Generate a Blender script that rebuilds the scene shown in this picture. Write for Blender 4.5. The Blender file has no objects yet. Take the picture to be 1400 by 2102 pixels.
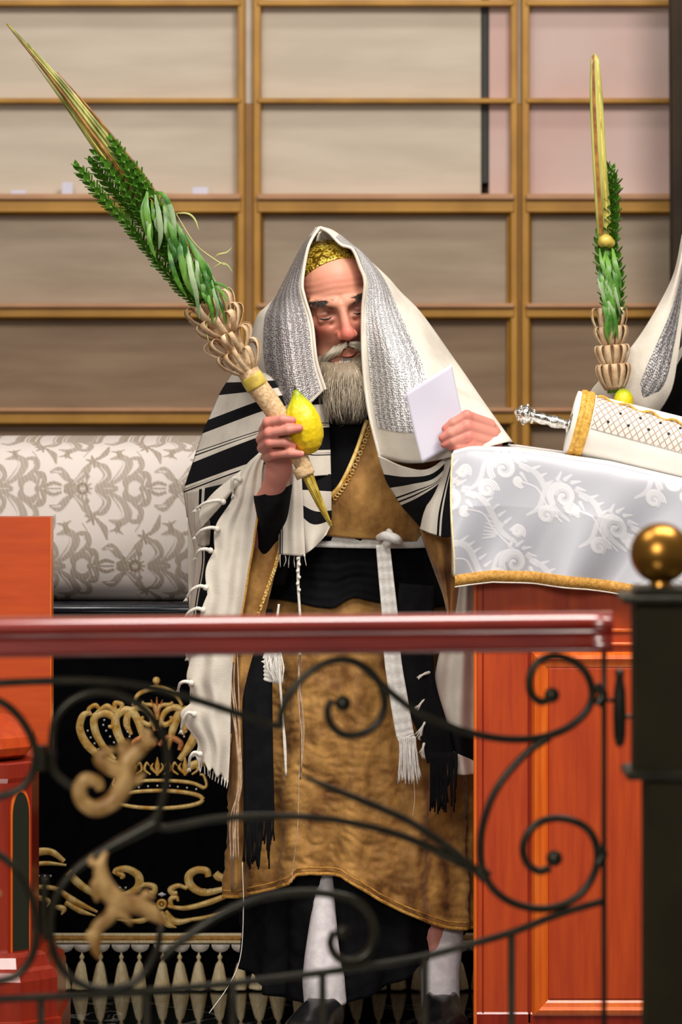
import bpy, math, random
import numpy as np
from mathutils import Vector, Matrix, Quaternion, noise as mnoise
rnd = random.Random(7)
nprng = np.random.default_rng(5)
SC = bpy.context.scene
COL = SC.collection

# ------------------------------------------------------------------ camera
F = 8000.0          # focal length in pixels of the 1400 x 2102 frame
HOR = 700.0         # horizon row
CZ = 1.405          # camera height
CD = 8.0            # camera to the man
cam_d = bpy.data.cameras.new('camera')
cam = bpy.data.objects.new('camera', cam_d)
COL.objects.link(cam)
cam.location = (0, -CD, CZ)
cam.rotation_euler = (math.pi / 2, 0, 0)
cam_d.sensor_fit = 'VERTICAL'
cam_d.sensor_height = 24.0
cam_d.lens = F / 2102 * 24.0
cam_d.shift_y = -(1051 - HOR) / 2102
cam_d.clip_end = 60
cam_d.dof.use_dof = True
cam_d.dof.focus_distance = CD - 0.22
cam_d.dof.aperture_fstop = 3.4
SC.camera = cam

# ------------------------------------------------------------------ light
SC.view_settings.view_transform = 'Standard'
SC.view_settings.look = 'None'
SC.view_settings.gamma = 1.0
SC.view_settings.exposure = 0.0
w = bpy.data.worlds.new('world'); SC.world = w
w.use_nodes = True
w.node_tree.nodes['Background'].inputs[0].default_value = (1.0, 0.93, 0.85, 1)
w.node_tree.nodes['Background'].inputs[1].default_value = 0.13

def lamp(name, loc, target, size, sy, power, col):
    d = bpy.data.lights.new(name, 'AREA')
    d.shape = 'RECTANGLE'; d.size = size; d.size_y = sy; d.energy = power; d.color = col
    o = bpy.data.objects.new(name, d); COL.objects.link(o)
    o.location = loc
    v = Vector(target) - Vector(loc)
    o.rotation_euler = v.to_track_quat('-Z', 'Y').to_euler()
    return o
lamp('ceiling_and_fill_light', (1.5, -2.2, 4.2), (0.2, 0.1, 1.0), 1.3, 1.3, 148, (1.0, 0.94, 0.86))
lamp('ceiling_and_fill_light', (-1.6, -2.6, 4.2), (0, 0.3, 0.9), 1.2, 1.2, 58, (1.0, 0.93, 0.84))
lamp('ceiling_and_fill_light', (0.3, -2.5, 4.0), (0.3, -2.6, 0), 1.0, 1.0, 52, (1.0, 0.96, 0.92))
lamp('ceiling_and_fill_light', (-1.2, -7.4, 3.0), (-.2, 0.3, 0.3), 1.6, 1.2, 125, (1.0, 0.95, 0.88))  # front fill, added to brighten the tassels and embroidery
lamp('ceiling_and_fill_light', (-0.2, 1.1, 4.3), (-0.2, 2.6, 2.4), 3.6, 0.3, 24, (1.0, 0.96, 0.92))

# ------------------------------------------------------------------ helpers
def P(px, py, Y=0.0):
    Z = Y + CD
    return Vector(((px - 700) * Z / F, Y, CZ - (py - HOR) * Z / F))
def S(n, Y=0.0):
    return n * (Y + CD) / F

def tagit(o, label=None, cat=None, group=None, kind=None):
    if label: o['label'] = label
    if cat: o['category'] = cat
    if group: o['group'] = group
    if kind: o['kind'] = kind
    return o

def root(name, loc, label, cat, group=None, kind=None):
    o = bpy.data.objects.new(name, None); COL.objects.link(o)
    o.empty_display_size = 0.05
    o.location = loc
    o['_w'] = list(loc)
    return tagit(o, label, cat, group, kind)

def off(parent):
    if parent is None: return Vector((0, 0, 0))
    return Vector(parent['_w'])

def mk(name, V, Fc, mat, parent=None, smooth=True, uv=None, label=None, col=None):
    d = off(parent)
    V = np.asarray(V, dtype=np.float64)
    if len(V): V = V - np.array(d)
    me = bpy.data.meshes.new(name)
    me.from_pydata(V.tolist(), [], [tuple(int(i) for i in f) for f in Fc] if not isinstance(Fc, np.ndarray) else Fc.tolist())
    me.update()
    if mat: me.materials.append(mat)
    if smooth and len(Fc) != 26:
        me.polygons.foreach_set('use_smooth', [True] * len(me.polygons))
    if uv is not None:
        l = me.uv_layers.new(name='UVMap')
        idx = np.empty(len(me.loops), dtype=np.int32); me.loops.foreach_get('vertex_index', idx)
        l.data.foreach_set('uv', np.asarray(uv, dtype=np.float32)[idx].ravel())
    if col is not None:
        a = me.color_attributes.new('Col', 'FLOAT_COLOR', 'POINT')
        c = np.ones((len(V), 4), dtype=np.float32); c[:, :3] = col
        a.data.foreach_set('color', c.ravel())
    o = bpy.data.objects.new(name, me); COL.objects.link(o)
    o['_w'] = list(d)
    if parent is not None: o.parent = parent
    if label: o['label'] = label
    return o

def inst(name, me, M, parent):
    o = bpy.data.objects.new(name, me); COL.objects.link(o)
    o.parent = parent
    o.matrix_basis = Matrix.Translation(-off(parent)) @ M
    o['_w'] = list(off(parent))
    return o

def crom(pts, n):
    """Catmull-Rom through pts, n samples"""
    p = np.array([list(q) for q in pts], dtype=float)
    m = len(p)
    if m == 2:
        t = np.linspace(0, 1, n)[:, None]
        return p[0] * (1 - t) + p[1] * t
    e = np.vstack([2 * p[0] - p[1], p, 2 * p[-1] - p[-2]])
    t = np.linspace(0, m - 1, n)
    i = np.clip(t.astype(int), 0, m - 2); f = (t - i)[:, None]
    a, b, c, d = e[i], e[i + 1], e[i + 2], e[i + 3]
    return 0.5 * ((2 * b) + (-a + c) * f + (2 * a - 5 * b + 4 * c - d) * f ** 2 + (-a + 3 * b - 3 * c + d) * f ** 3)

def tube(pts, r, n=8, samples=None, flat=1.0, cap=True):
    """round tube; r scalar or list over control points"""
    pts = [list(p) for p in pts]
    m = samples or max(2, len(pts) * 4)
    C = crom(pts, m)
    if np.isscalar(r): R = np.full(m, r)
    else: R = np.interp(np.linspace(0, 1, m), np.linspace(0, 1, len(r)), r)
    T = np.gradient(C, axis=0); T /= (np.linalg.norm(T, axis=1)[:, None] + 1e-12)
    up = np.array([0, 1.0, 0])
    if abs(T[0] @ up) > 0.9: up = np.array([1.0, 0, 0])
    V = []; nrm = up - T[0] * (T[0] @ up); nrm /= np.linalg.norm(nrm)
    for k in range(m):
        nrm = nrm - T[k] * (nrm @ T[k]); nrm /= (np.linalg.norm(nrm) + 1e-12)
        b = np.cross(T[k], nrm)
        for j in range(n):
            a = 2 * math.pi * j / n
            V.append(C[k] + R[k] * (math.cos(a) * nrm * flat + math.sin(a) * b))
    Fc = []
    for k in range(m - 1):
        for j in range(n):
            j2 = (j + 1) % n
            Fc.append((k * n + j, k * n + j2, (k + 1) * n + j2, (k + 1) * n + j))
    if cap:
        Fc.append(tuple(range(n - 1, -1, -1))); Fc.append(tuple((m - 1) * n + j for j in range(n)))
    return V, Fc

def join(parts):
    V = []; Fc = []
    for v, f in parts:
        o = len(V); V.extend([list(p) for p in v]); Fc.extend([tuple(i + o for i in q) for q in f])
    return V, Fc

def box(x0, x1, y0, y1, z0, z1, bev=0.0):
    if bev <= 0:
        V = [(x, y, z) for x in (x0, x1) for y in (y0, y1) for z in (z0, z1)]
        Fc = [(0, 1, 3, 2), (4, 6, 7, 5), (0, 4, 5, 1), (2, 3, 7, 6), (0, 2, 6, 4), (1, 5, 7, 3)]
        return V, Fc
    b = bev
    V = []; 
    def ring(z, i):
        return [(x0 + i + b, y0 + i, z), (x1 - i - b, y0 + i, z), (x1 - i, y0 + i + b, z), (x1 - i, y1 - i - b, z),
                (x1 - i - b, y1 - i, z), (x0 + i + b, y1 - i, z), (x0 + i, y1 - i - b, z), (x0 + i, y0 + i + b, z)]
    for z, i in ((z0, b * .8), (z0 + b, 0), (z1 - b, 0), (z1, b * .8)): V += ring(z, i)
    Fc = [tuple(range(7, -1, -1)), tuple(range(24, 32))]
    for k in range(3):
        for j in range(8):
            Fc.append((k * 8 + j, k * 8 + (j + 1) % 8, (k + 1) * 8 + (j + 1) % 8, (k + 1) * 8 + j))
    return V, Fc

def lathe(axis0, axis1, prof, n=20):
    """prof: list (t along axis 0..1, radius)"""
    a = Vector(axis0); b = Vector(axis1); d = b - a; u = d.normalized()
    s = u.orthogonal().normalized(); c = u.cross(s)
    V = []
    for t, r in prof:
        for j in range(n):
            an = 2 * math.pi * j / n
            V.append(a + d * t + (s * math.cos(an) + c * math.sin(an)) * r)
    Fc = []
    for k in range(len(prof) - 1):
        for j in range(n):
            j2 = (j + 1) % n
            Fc.append((k * n + j, k * n + j2, (k + 1) * n + j2, (k + 1) * n + j))
    Fc.append(tuple(range(n - 1, -1, -1))); Fc.append(tuple((len(prof) - 1) * n + j for j in range(n)))
    return V, Fc

def ball(c, r, n=14, sc=(1, 1, 1)):
    c = Vector(c); V = []; m = n // 2 + 1
    for i in range(m):
        th = math.pi * i / (m - 1)
        for j in range(n):
            a = 2 * math.pi * j / n
            V.append((c.x + r * sc[0] * math.sin(th) * math.cos(a), c.y + r * sc[1] * math.sin(th) * math.sin(a), c.z + r * sc[2] * math.cos(th)))
    Fc = []
    for k in range(m - 1):
        for j in range(n):
            j2 = (j + 1) % n
            Fc.append((k * n + j, (k + 1) * n + j, (k + 1) * n + j2, k * n + j2))
    return V, Fc

def grid_faces(nv, nu, wrap=False):
    i = np.arange(nv - 1)[:, None]; j = np.arange(nu if wrap else nu - 1)[None, :]
    j2 = (j + 1) % nu
    a = i * nu + j; b = i * nu + j2; c = (i + 1) * nu + j2; d = (i + 1) * nu + j
    return np.stack([a, b, c, d], -1).reshape(-1, 4)

def spl(ctrl, n, tt=None):
    """spline along axis 0 of ctrl array (m,...) ; tt = parameter of each control row"""
    m = ctrl.shape[0]
    flat = ctrl.reshape(m, -1)
    if tt is None: tt = np.linspace(0, 1, m)
    t = np.linspace(0, 1, n)
    pos = np.interp(t, tt, np.arange(m))
    e = np.vstack([2 * flat[0] - flat[1], flat, 2 * flat[-1] - flat[-2]])
    i = np.clip(pos.astype(int), 0, m - 2); f = (pos - i)[:, None]
    a, b, c, d = e[i], e[i + 1], e[i + 2], e[i + 3]
    r = 0.5 * ((2 * b) + (-a + c) * f + (2 * a - 5 * b + 4 * c - d) * f ** 2 + (-a + 3 * b - 3 * c + d) * f ** 3)
    return r.reshape((n,) + ctrl.shape[1:])

def patch(rows, nu=60, nv=60, vv=None, uu=None, fold=None, px=True, wrinkle=0.0, seed=0):
    """rows of control points (px,py,Y) -> V, F, UV.  fold(u,v)->metres toward the camera"""
    A = np.array([[list(P(*p)) if px else list(p) for p in r] for r in rows], dtype=float)
    B = spl(A, nv, None if vv is None else np.array(vv))
    C = spl(np.swapaxes(B, 0, 1), nu, None if uu is None else np.array(uu))
    C = np.swapaxes(C, 0, 1)
    u = np.linspace(0, 1, nu)[None, :].repeat(nv, 0); v = np.linspace(0, 1, nv)[:, None].repeat(nu, 1)
    if fold is not None:
        C[:, :, 1] -= fold(u, v)
    if wrinkle > 0:
        for a in range(nv):
            for b in range(nu):
                p = C[a, b]
                C[a, b, 1] -= wrinkle * mnoise.noise(Vector((p[0] * 9 + seed, p[1] * 4, p[2] * 5)))
                C[a, b, 0] += wrinkle * .3 * mnoise.noise(Vector((p[0] * 9 + seed + 30, p[1] * 4, p[2] * 6)))
    return C.reshape(-1, 3), grid_faces(nv, nu), np.stack([u.ravel(), v.ravel()], -1)

def solid(o, t=0.003, off_=0.0):
    m = o.modifiers.new('thick', 'SOLIDIFY'); m.thickness = t; m.offset = off_
    return o

# ------------------------------------------------------------------ materials
def NT(name):
    m = bpy.data.materials.new(name); m.use_nodes = True
    nt = m.node_tree; b = nt.nodes['Principled BSDF']
    return m, nt, b
def srgb(r, g, b):
    f = lambda c: (c / 255 / 12.92) if c / 255 <= .04045 else ((c / 255 + .055) / 1.055) ** 2.4
    return (f(r), f(g), f(b), 1)
def N(nt, t, **kw):
    n = nt.nodes.new(t)
    for k, v in kw.items():
        if k in n.inputs.keys() if hasattr(n.inputs, 'keys') else False: n.inputs[k].default_value = v
        else: setattr(n, k, v)
    return n
def ramp(nt, stops, interp='LINEAR'):
    r = nt.nodes.new('ShaderNodeValToRGB'); cr = r.color_ramp; cr.interpolation = interp
    cr.elements[0].position = stops[0][0]; cr.elements[0].color = stops[0][1]
    cr.elements[1].position = stops[-1][0]; cr.elements[1].color = stops[-1][1]
    for p, c in stops[1:-1]:
        e = cr.elements.new(p); e.color = c
    return r
def coords(nt, kind='Object', scale=(1, 1, 1), rot=(0, 0, 0)):
    t = nt.nodes.new('ShaderNodeTexCoord'); m = nt.nodes.new('ShaderNodeMapping')
    m.inputs['Scale'].default_value = scale; m.inputs['Rotation'].default_value = rot
    nt.links.new(t.outputs[kind], m.inputs[0]); return m.outputs[0]
def bump(nt, b, h, strength=.3, dist=.002):
    n = nt.nodes.new('ShaderNodeBump'); n.inputs['Strength'].default_value = strength; n.inputs['Distance'].default_value = dist
    nt.links.new(h, n.inputs['Height']); nt.links.new(n.outputs[0], b.inputs['Normal'])
def noisetex(nt, vec, scale, detail=3, rough=.5):
    n = nt.nodes.new('ShaderNodeTexNoise'); n.inputs['Scale'].default_value = scale; n.inputs['Detail'].default_value = detail
    n.inputs['Roughness'].default_value = rough
    nt.links.new(vec, n.inputs['Vector']); return n.outputs[0]
def mottled(name, c1, c2, scale=20, rough=.6, stretch=(1, 1, 1), bs=.2, bscale=None, metal=0, sheen=0, coat=0, kind='Object', lo=.35, hi=.65, spec=None, bd=.002):
    m, nt, b = NT(name)
    v = coords(nt, kind, stretch)
    n = noisetex(nt, v, scale, 4)
    r = ramp(nt, [(lo, c1), (hi, c2)]); nt.links.new(n, r.inputs[0]); nt.links.new(r.outputs[0], b.inputs['Base Color'])
    b.inputs['Roughness'].default_value = rough; b.inputs['Metallic'].default_value = metal
    if sheen: b.inputs['Sheen Weight'].default_value = sheen
    if coat: b.inputs['Coat Weight'].default_value = coat; b.inputs['Coat Roughness'].default_value = .12
    if spec is not None: b.inputs['Specular IOR Level'].default_value = spec
    if bs: bump(nt, b, noisetex(nt, v, bscale or scale * 3, 3), bs, bd)
    return m

CREAM = srgb(226, 218, 204); CREAM2 = srgb(206, 196, 184); BLACK = (0.004, 0.004, 0.006, 1)
def stripes(name, axis, segs, cream=CREAM, dirt=CREAM2):
    """segs: list of (start,end) black intervals along uv axis"""
    m, nt, b = NT(name)
    t = nt.nodes.new('ShaderNodeTexCoord'); s = nt.nodes.new('ShaderNodeSeparateXYZ'); nt.links.new(t.outputs['UV'], s.inputs[0])
    st = [(0.0, (0, 0, 0, 1))]
    for a, e in segs: st += [(a, (1, 1, 1, 1)), (e, (0, 0, 0, 1))]
    st = [q for i, q in enumerate(st) if not (i == 0 and segs and segs[0][0] <= 0)]
    if st[-1][0] < 1: st.append((1.0, st[-1][1]))
    r = ramp(nt, st, 'CONSTANT'); nt.links.new(s.outputs[axis], r.inputs[0])
    v = coords(nt, 'Object', (1, 1, 1))
    n = noisetex(nt, v, 14, 5)
    cr = ramp(nt, [(.35, dirt), (.6, cream)]); nt.links.new(n, cr.inputs[0])
    mx = nt.nodes.new('ShaderNodeMix'); mx.data_type = 'RGBA'
    nt.links.new(r.outputs[0], mx.inputs[0]); nt.links.new(cr.outputs[0], mx.inputs[6]); mx.inputs[7].default_value = BLACK
    nt.links.new(mx.outputs[2], b.inputs['Base Color']); b.inputs['Roughness'].default_value = .85
    b.inputs['Specular IOR Level'].default_value = .2
    bump(nt, b, noisetex(nt, v, 380, 2), .35, .0015)
    return m

M = {}
M['cream'] = stripes('wool_cream', 0, [])
M['black_cloth'] = mottled('black_cloth', (.002, .002, .003, 1), (.005, .005, .006, 1), 30, .85, bs=.4, bscale=60, spec=.15)
M['velvet'] = mottled('black_velvet', (.0015, .0015, .003, 1), (.003, .003, .004, 1), 30, .95, bs=0, spec=.05)
M['gold_thread'] = mottled('gold_thread', srgb(216, 160, 62), srgb(252, 222, 146), 60, .4, metal=.1, bs=.5, bscale=300)
M['pink_gold'] = mottled('copper_thread', srgb(190, 110, 60), srgb(230, 160, 100), 60, .5, metal=.2, bs=.5, bscale=300)
M['robe'] = mottled('gold_brocade_robe', srgb(98, 56, 10), srgb(208, 156, 84), 18, .62, stretch=(1, 1, .8), bs=.9, bscale=32, sheen=.15, bd=.006, lo=.3, hi=.7, spec=.3)
M['skin'] = None
M['white_knit'] = mottled('white_knit', srgb(228, 224, 216), srgb(246, 243, 238), 120, .85, bs=.5, bscale=400)
M['yarn'] = mottled('yarn', srgb(220, 212, 200), srgb(240, 236, 226), 200, .9, bs=.3, bscale=400)
M['string'] = mottled('tan_string', srgb(180, 148, 118), srgb(214, 186, 156), 100, .9, bs=0)
M['stocking'] = mottled('white_stocking', srgb(212, 204, 208), srgb(232, 226, 228), 60, .8, bs=.2, bscale=400)
M['shoe'] = mottled('black_leather', (.006, .006, .007, 1), (.012, .012, .013, 1), 30, .25, bs=.1)
M['nail'] = mottled('fingernail', srgb(226, 170, 156), srgb(230, 178, 164), 30, .3, bs=0)
M['paper'] = mottled('paper', srgb(202, 198, 214), srgb(210, 206, 220), 6, .7, bs=0)
M['straw'] = mottled('dry_palm', srgb(176, 138, 98), srgb(226, 198, 160), 30, .6, stretch=(1, 1, 1), bs=.4, bscale=160)
M['reed'] = mottled('woven_reed', srgb(190, 150, 104), srgb(222, 192, 150), 160, .65, bs=.6, bscale=220)
M['palm'] = mottled('palm_green', srgb(96, 100, 18), srgb(176, 172, 92), 40, .45, stretch=(1, 1, .15), bs=.2)
M['spine'] = mottled('palm_spine', srgb(166, 136, 40), srgb(222, 200, 96), 30, .4, bs=.2)
M['palm_red'] = mottled('palm_edge', srgb(110, 60, 14), srgb(160, 110, 40), 40, .5, bs=0)
M['myrtle'] = mottled('myrtle_leaf', srgb(26, 78, 12), srgb(104, 158, 44), 34, .4, bs=.1)
M['willow'] = mottled('willow_leaf', srgb(36, 96, 12), srgb(108, 156, 60), 18, .42, bs=.1)
M['willow_pale'] = mottled('willow_leaf_underside', srgb(92, 126, 80), srgb(156, 178, 134), 18, .5, bs=.1)
M['tendril'] = mottled('tendril', srgb(150, 170, 90), srgb(196, 196, 120), 18, .5, bs=0)
M['iron'] = mottled('wrought_iron', srgb(34, 32, 22), srgb(52, 48, 34), 25, .34, bs=.25, bscale=60, metal=.35)
M['post'] = mottled('painted_post', srgb(36, 30, 12), srgb(44, 37, 16), 12, .65, bs=.05, spec=.2)
M['brass'] = mottled('brass', srgb(160, 110, 40), srgb(190, 138, 62), 8, .3, bs=.02, metal=.9)
M['leafgold'] = mottled('aged_gold_leaf', srgb(158, 112, 54), srgb(226, 182, 116), 40, .42, bs=.4, bscale=90, metal=.1)
M['silver'] = mottled('silver', srgb(170, 165, 158), srgb(235, 232, 226), 120, .2, bs=.3, metal=1)
def wood(name, c1, c2, stretch=(9, 9, .7), rough=.35, coat=.35):
    return mottled(name, c1, c2, 7, rough, stretch=stretch, bs=.06, bscale=16, coat=coat, lo=.3, hi=.72)
M['cherry'] = wood('cherry_wood', srgb(166, 48, 0), srgb(192, 70, 2), rough=.45, coat=.08)
M['cherry_light'] = wood('cherry_wood_moulding', srgb(214, 88, 14), srgb(234, 116, 36))
M['cherry_h'] = wood('cherry_wood_panel', srgb(182, 62, 0), srgb(200, 76, 4), (1, 1, 6), .4, .1)
M['handrail_'] = None
M['mahogany'] = wood('mahogany', srgb(126, 26, 8), srgb(150, 42, 16), rough=.28, coat=.6)
M['handrail'] = wood('handrail_wood', srgb(128, 20, 6), srgb(158, 38, 14), (.8, 6, 6), .3, 1.0)
M['handrail'].node_tree.nodes['Principled BSDF'].inputs['Coat IOR'].default_value = 2.0
M['handrail'].node_tree.nodes['Principled BSDF'].inputs['Coat Roughness'].default_value = .16
M['gilt_frame'] = mottled('gilt_frame', srgb(160, 112, 32), srgb(184, 134, 48), 6, .45, bs=.05, metal=.12)
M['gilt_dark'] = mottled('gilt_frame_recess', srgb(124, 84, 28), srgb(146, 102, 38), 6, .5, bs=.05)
M['ledge'] = mottled('ledge_wood', srgb(176, 128, 92), srgb(196, 148, 108), 6, .5, bs=.05)
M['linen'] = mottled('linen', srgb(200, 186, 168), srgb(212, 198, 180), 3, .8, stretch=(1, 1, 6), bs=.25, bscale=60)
M['linen_low'] = mottled('linen_shaded', srgb(156, 138, 118), srgb(172, 154, 134), 3, .8, stretch=(1, 1, 6), bs=.25, bscale=60)  # pane tone darkened for the light falling off lower down
M['linen_dark'] = mottled('linen_deep_shade', srgb(126, 102, 80), srgb(146, 122, 98), 2.5, .75, stretch=(1, 1, 8), bs=.25, bscale=60)  # deeper falloff tone for the lowest panes, shared by the wall behind
M['pink'] = mottled('pink_curtain', srgb(206, 172, 164), srgb(212, 190, 182), 2.5, .8, bs=.15, bscale=7, bd=.02)
M['strip'] = mottled('dark_gap', (.02, .025, .022, 1), (.03, .035, .03, 1), 5, .6, bs=0)
M['edge_sheet'] = mottled('dark_brown_sheet', srgb(40, 30, 20), srgb(62, 48, 34), 5, .9, bs=0)
M['navy'] = mottled('lacquered_edge', (.008, .011, .018, 1), (.012, .016, .026, 1), 20, .18, bs=.2, bscale=20)
M['yellow_braid'] = mottled('gold_braid', srgb(196, 142, 46), srgb(232, 186, 86), 150, .6, bs=.8, bscale=350)
M['ochre_braid'] = mottled('ochre_braid', srgb(180, 124, 44), srgb(214, 162, 78), 150, .7, bs=.8, bscale=350)
M['mantle'] = mottled('mantle_velvet', srgb(226, 222, 212), srgb(238, 234, 226), 10, .7, bs=.05, sheen=.3)
M['silk'] = mottled('tassel_silk', srgb(228, 200, 140), srgb(250, 236, 200), 60, .5, stretch=(6, 6, .6), bs=.5, bscale=60)
M['ivory'] = mottled('ivory_fringe', srgb(220, 210, 196), srgb(238, 230, 218), 60, .7, bs=.3)
M['lip'] = mottled('lip', srgb(150, 70, 56), srgb(170, 86, 68), 30, .5, bs=.1)
M['eye'] = mottled('eye_dark', (.01, .008, .006, 1), (.02, .014, .01, 1), 10, .15, bs=0)
M['hair_dark'] = mottled('eyebrow_hair', srgb(44, 36, 32), srgb(90, 78, 70), 300, .6, bs=0)
M['white_bead'] = mottled('white_bead', srgb(200, 205, 210), srgb(240, 240, 240), 10, .2, bs=0)

# etrog
m, nt, b = NT('citron_peel'); v = coords(nt)
vo = nt.nodes.new('ShaderNodeTexVoronoi'); vo.inputs['Scale'].default_value = 120; nt.links.new(v, vo.inputs['Vector'])
g = coords(nt, 'Generated'); sp = nt.nodes.new('ShaderNodeSeparateXYZ'); nt.links.new(g, sp.inputs[0])
cr = ramp(nt, [(0, srgb(222, 180, 12)), (.55, srgb(232, 206, 20)), (.82, srgb(196, 200, 20)), (1, srgb(120, 140, 10))]); nt.links.new(sp.outputs[2], cr.inputs[0])
nt.links.new(cr.outputs[0], b.inputs['Base Color']); b.inputs['Roughness'].default_value = .38
bump(nt, b, vo.outputs['Distance'], .5, .0015); M['citron'] = m

# silver brocade of the shawl collar
def brocade(name, c_lo, c_hi, su, sv):
    m, nt, b = NT(name)
    v = coords(nt, 'UV', (su, sv, 1))
    vo = nt.nodes.new('ShaderNodeTexVoronoi'); vo.inputs['Scale'].default_value = 1.0; vo.inputs['Randomness'].default_value = .55; nt.links.new(v, vo.inputs['Vector'])
    s = nt.nodes.new('ShaderNodeSeparateXYZ'); nt.links.new(v, s.inputs[0])
    mm = nt.nodes.new('ShaderNodeMath'); mm.operation = 'SINE'; mu = nt.nodes.new('ShaderNodeMath'); mu.operation = 'MULTIPLY'; mu.inputs[1].default_value = 1.57
    nt.links.new(s.outputs[0], mu.inputs[0]); nt.links.new(mu.outputs[0], mm.inputs[0])
    ad = nt.nodes.new('ShaderNodeMath'); ad.operation = 'MULTIPLY_ADD'; ad.inputs[1].default_value = .16; nt.links.new(mm.outputs[0], ad.inputs[0]); nt.links.new(vo.outputs['Distance'], ad.inputs[2])
    r = ramp(nt, [(.15, c_hi), (.38, c_lo), (.6, c_hi)]); nt.links.new(ad.outputs[0], r.inputs[0])
    nt.links.new(r.outputs[0], b.inputs['Base Color'])
    b.inputs['Metallic'].default_value = .45; b.inputs['Roughness'].default_value = .42
    bump(nt, b, ad.outputs[0], .9, .002)
    return m
M['silver_left'] = brocade('silver_brocade_shaded', srgb(92, 84, 84), srgb(186, 180, 180), 26, 130)  # shaded side of the collar band, darkened in its colour
M['silver_right'] = brocade('silver_brocade_lit', srgb(122, 120, 124), srgb(238, 236, 236), 34, 150)  # lit side of the same band, brightened in its colour
M['silver_far'] = brocade('silver_brocade_far', srgb(84, 78, 78), srgb(186, 182, 182), 12, 44)

# skullcap brocade
m, nt, b = NT('gold_brocade_cap'); v = coords(nt)
vo = nt.nodes.new('ShaderNodeTexVoronoi'); vo.feature = 'DISTANCE_TO_EDGE'; vo.inputs['Scale'].default_value = 70; nt.links.new(v, vo.inputs['Vector'])
nn = nt.nodes.new('ShaderNodeTexNoise'); nn.inputs['Scale'].default_value = 40; nn.inputs['Distortion'].default_value = 3; nt.links.new(v, nn.inputs['Vector'])
ad = nt.nodes.new('ShaderNodeMath'); ad.operation = 'ADD'; nt.links.new(vo.outputs['Distance'], ad.inputs[0]); nt.links.new(nn.outputs[0], ad.inputs[1])
cr = ramp(nt, [(.48, srgb(96, 70, 8)), (.62, srgb(190, 156, 30)), (.72, srgb(240, 220, 110)), (.85, srgb(130, 96, 20))]); nt.links.new(ad.outputs[0], cr.inputs[0])
nt.links.new(cr.outputs[0], b.inputs['Base Color']); b.inputs['Metallic'].default_value = .5; b.inputs['Roughness'].default_value = .35
bump(nt, b, ad.outputs[0], .8, .002); M['cap'] = m

# vertex-colour driven fabric
def vcol(name, rough=.6, sheen=0, bscale=300, bs=.2, spec=.4, metal=0):
    m, nt, b = NT(name)
    a = nt.nodes.new('ShaderNodeVertexColor'); a.layer_name = 'Col'
    nt.links.new(a.outputs[0], b.inputs['Base Color']); b.inputs['Roughness'].default_value = rough
    b.inputs['Specular IOR Level'].default_value = spec; b.inputs['Metallic'].default_value = metal
    if sheen: b.inputs['Sheen Weight'].default_value = sheen
    bump(nt, b, noisetex(nt, coords(nt), bscale, 3), bs, .001)
    return m
M['damask'] = vcol('floral_damask', .6)
M['jacquard'] = vcol('white_jacquard', .38, spec=.6, bs=.1)
M['skin'] = vcol('skin', .48, bscale=160, bs=.25, spec=.45)
M['skin'].node_tree.nodes['Principled BSDF'].inputs['Subsurface Weight'].default_value = .12
M['skin'].node_tree.nodes['Principled BSDF'].inputs['Subsurface Radius'].default_value = (.01, .004, .002)
M['hair'] = vcol('beard_hair', .55, bs=0, bscale=10)

# marble floor
m, nt, b = NT('black_marble'); v = coords(nt)
n1 = nt.nodes.new('ShaderNodeTexNoise'); n1.inputs['Scale'].default_value = 2.2; n1.inputs['Detail'].default_value = 6; n1.inputs['Distortion'].default_value = 2.5; nt.links.new(v, n1.inputs['Vector'])
cr = ramp(nt, [(.485, (.006, .007, .006, 1)), (.5, (.16, .15, .13, 1)), (.508, (.006, .007, .006, 1))]); nt.links.new(n1.outputs[0], cr.inputs[0])
nt.links.new(cr.outputs[0], b.inputs['Base Color']); b.inputs['Roughness'].default_value = .04; b.inputs['Specular IOR Level'].default_value = 1.0
b.inputs['IOR'].default_value = 1.9
M['marble'] = m
# carved / lattice mantle
m, nt, b = NT('mantle_lattice'); v = coords(nt, 'UV', (26, 8, 1), (0, 0, .0))
sp = nt.nodes.new('ShaderNodeSeparateXYZ'); nt.links.new(v, sp.inputs[0])
def mth(op, a, bb=None, val=None):
    q = nt.nodes.new('ShaderNodeMath'); q.operation = op; nt.links.new(a, q.inputs[0])
    if bb is not None: nt.links.new(bb, q.inputs[1])
    if val is not None: q.inputs[1].default_value = val
    return q.outputs[0]
s1 = mth('ADD', sp.outputs[0], sp.outputs[1]); s2 = mth('SUBTRACT', sp.outputs[0], sp.outputs[1])
def line(s):
    return mth('LESS_THAN', mth('ABSOLUTE', mth('SUBTRACT', mth('FRACT', s), val=.5)), val=.09)
ln = mth('MAXIMUM', line(s1), line(s2))
cr = ramp(nt, [(0, srgb(222, 210, 204)), (1, srgb(168, 146, 124))]); nt.links.new(ln, cr.inputs[0]); nt.links.new(cr.outputs[0], b.inputs['Base Color'])
b.inputs['Roughness'].default_value = .6; bump(nt, b, ln, .6, .002); M['lattice'] = m
# glass
m, nt, b = NT('dark_glass'); b.inputs['Base Color'].default_value = (.02, .022, .014, 1); b.inputs['Roughness'].default_value = .06; M['glass'] = m

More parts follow.
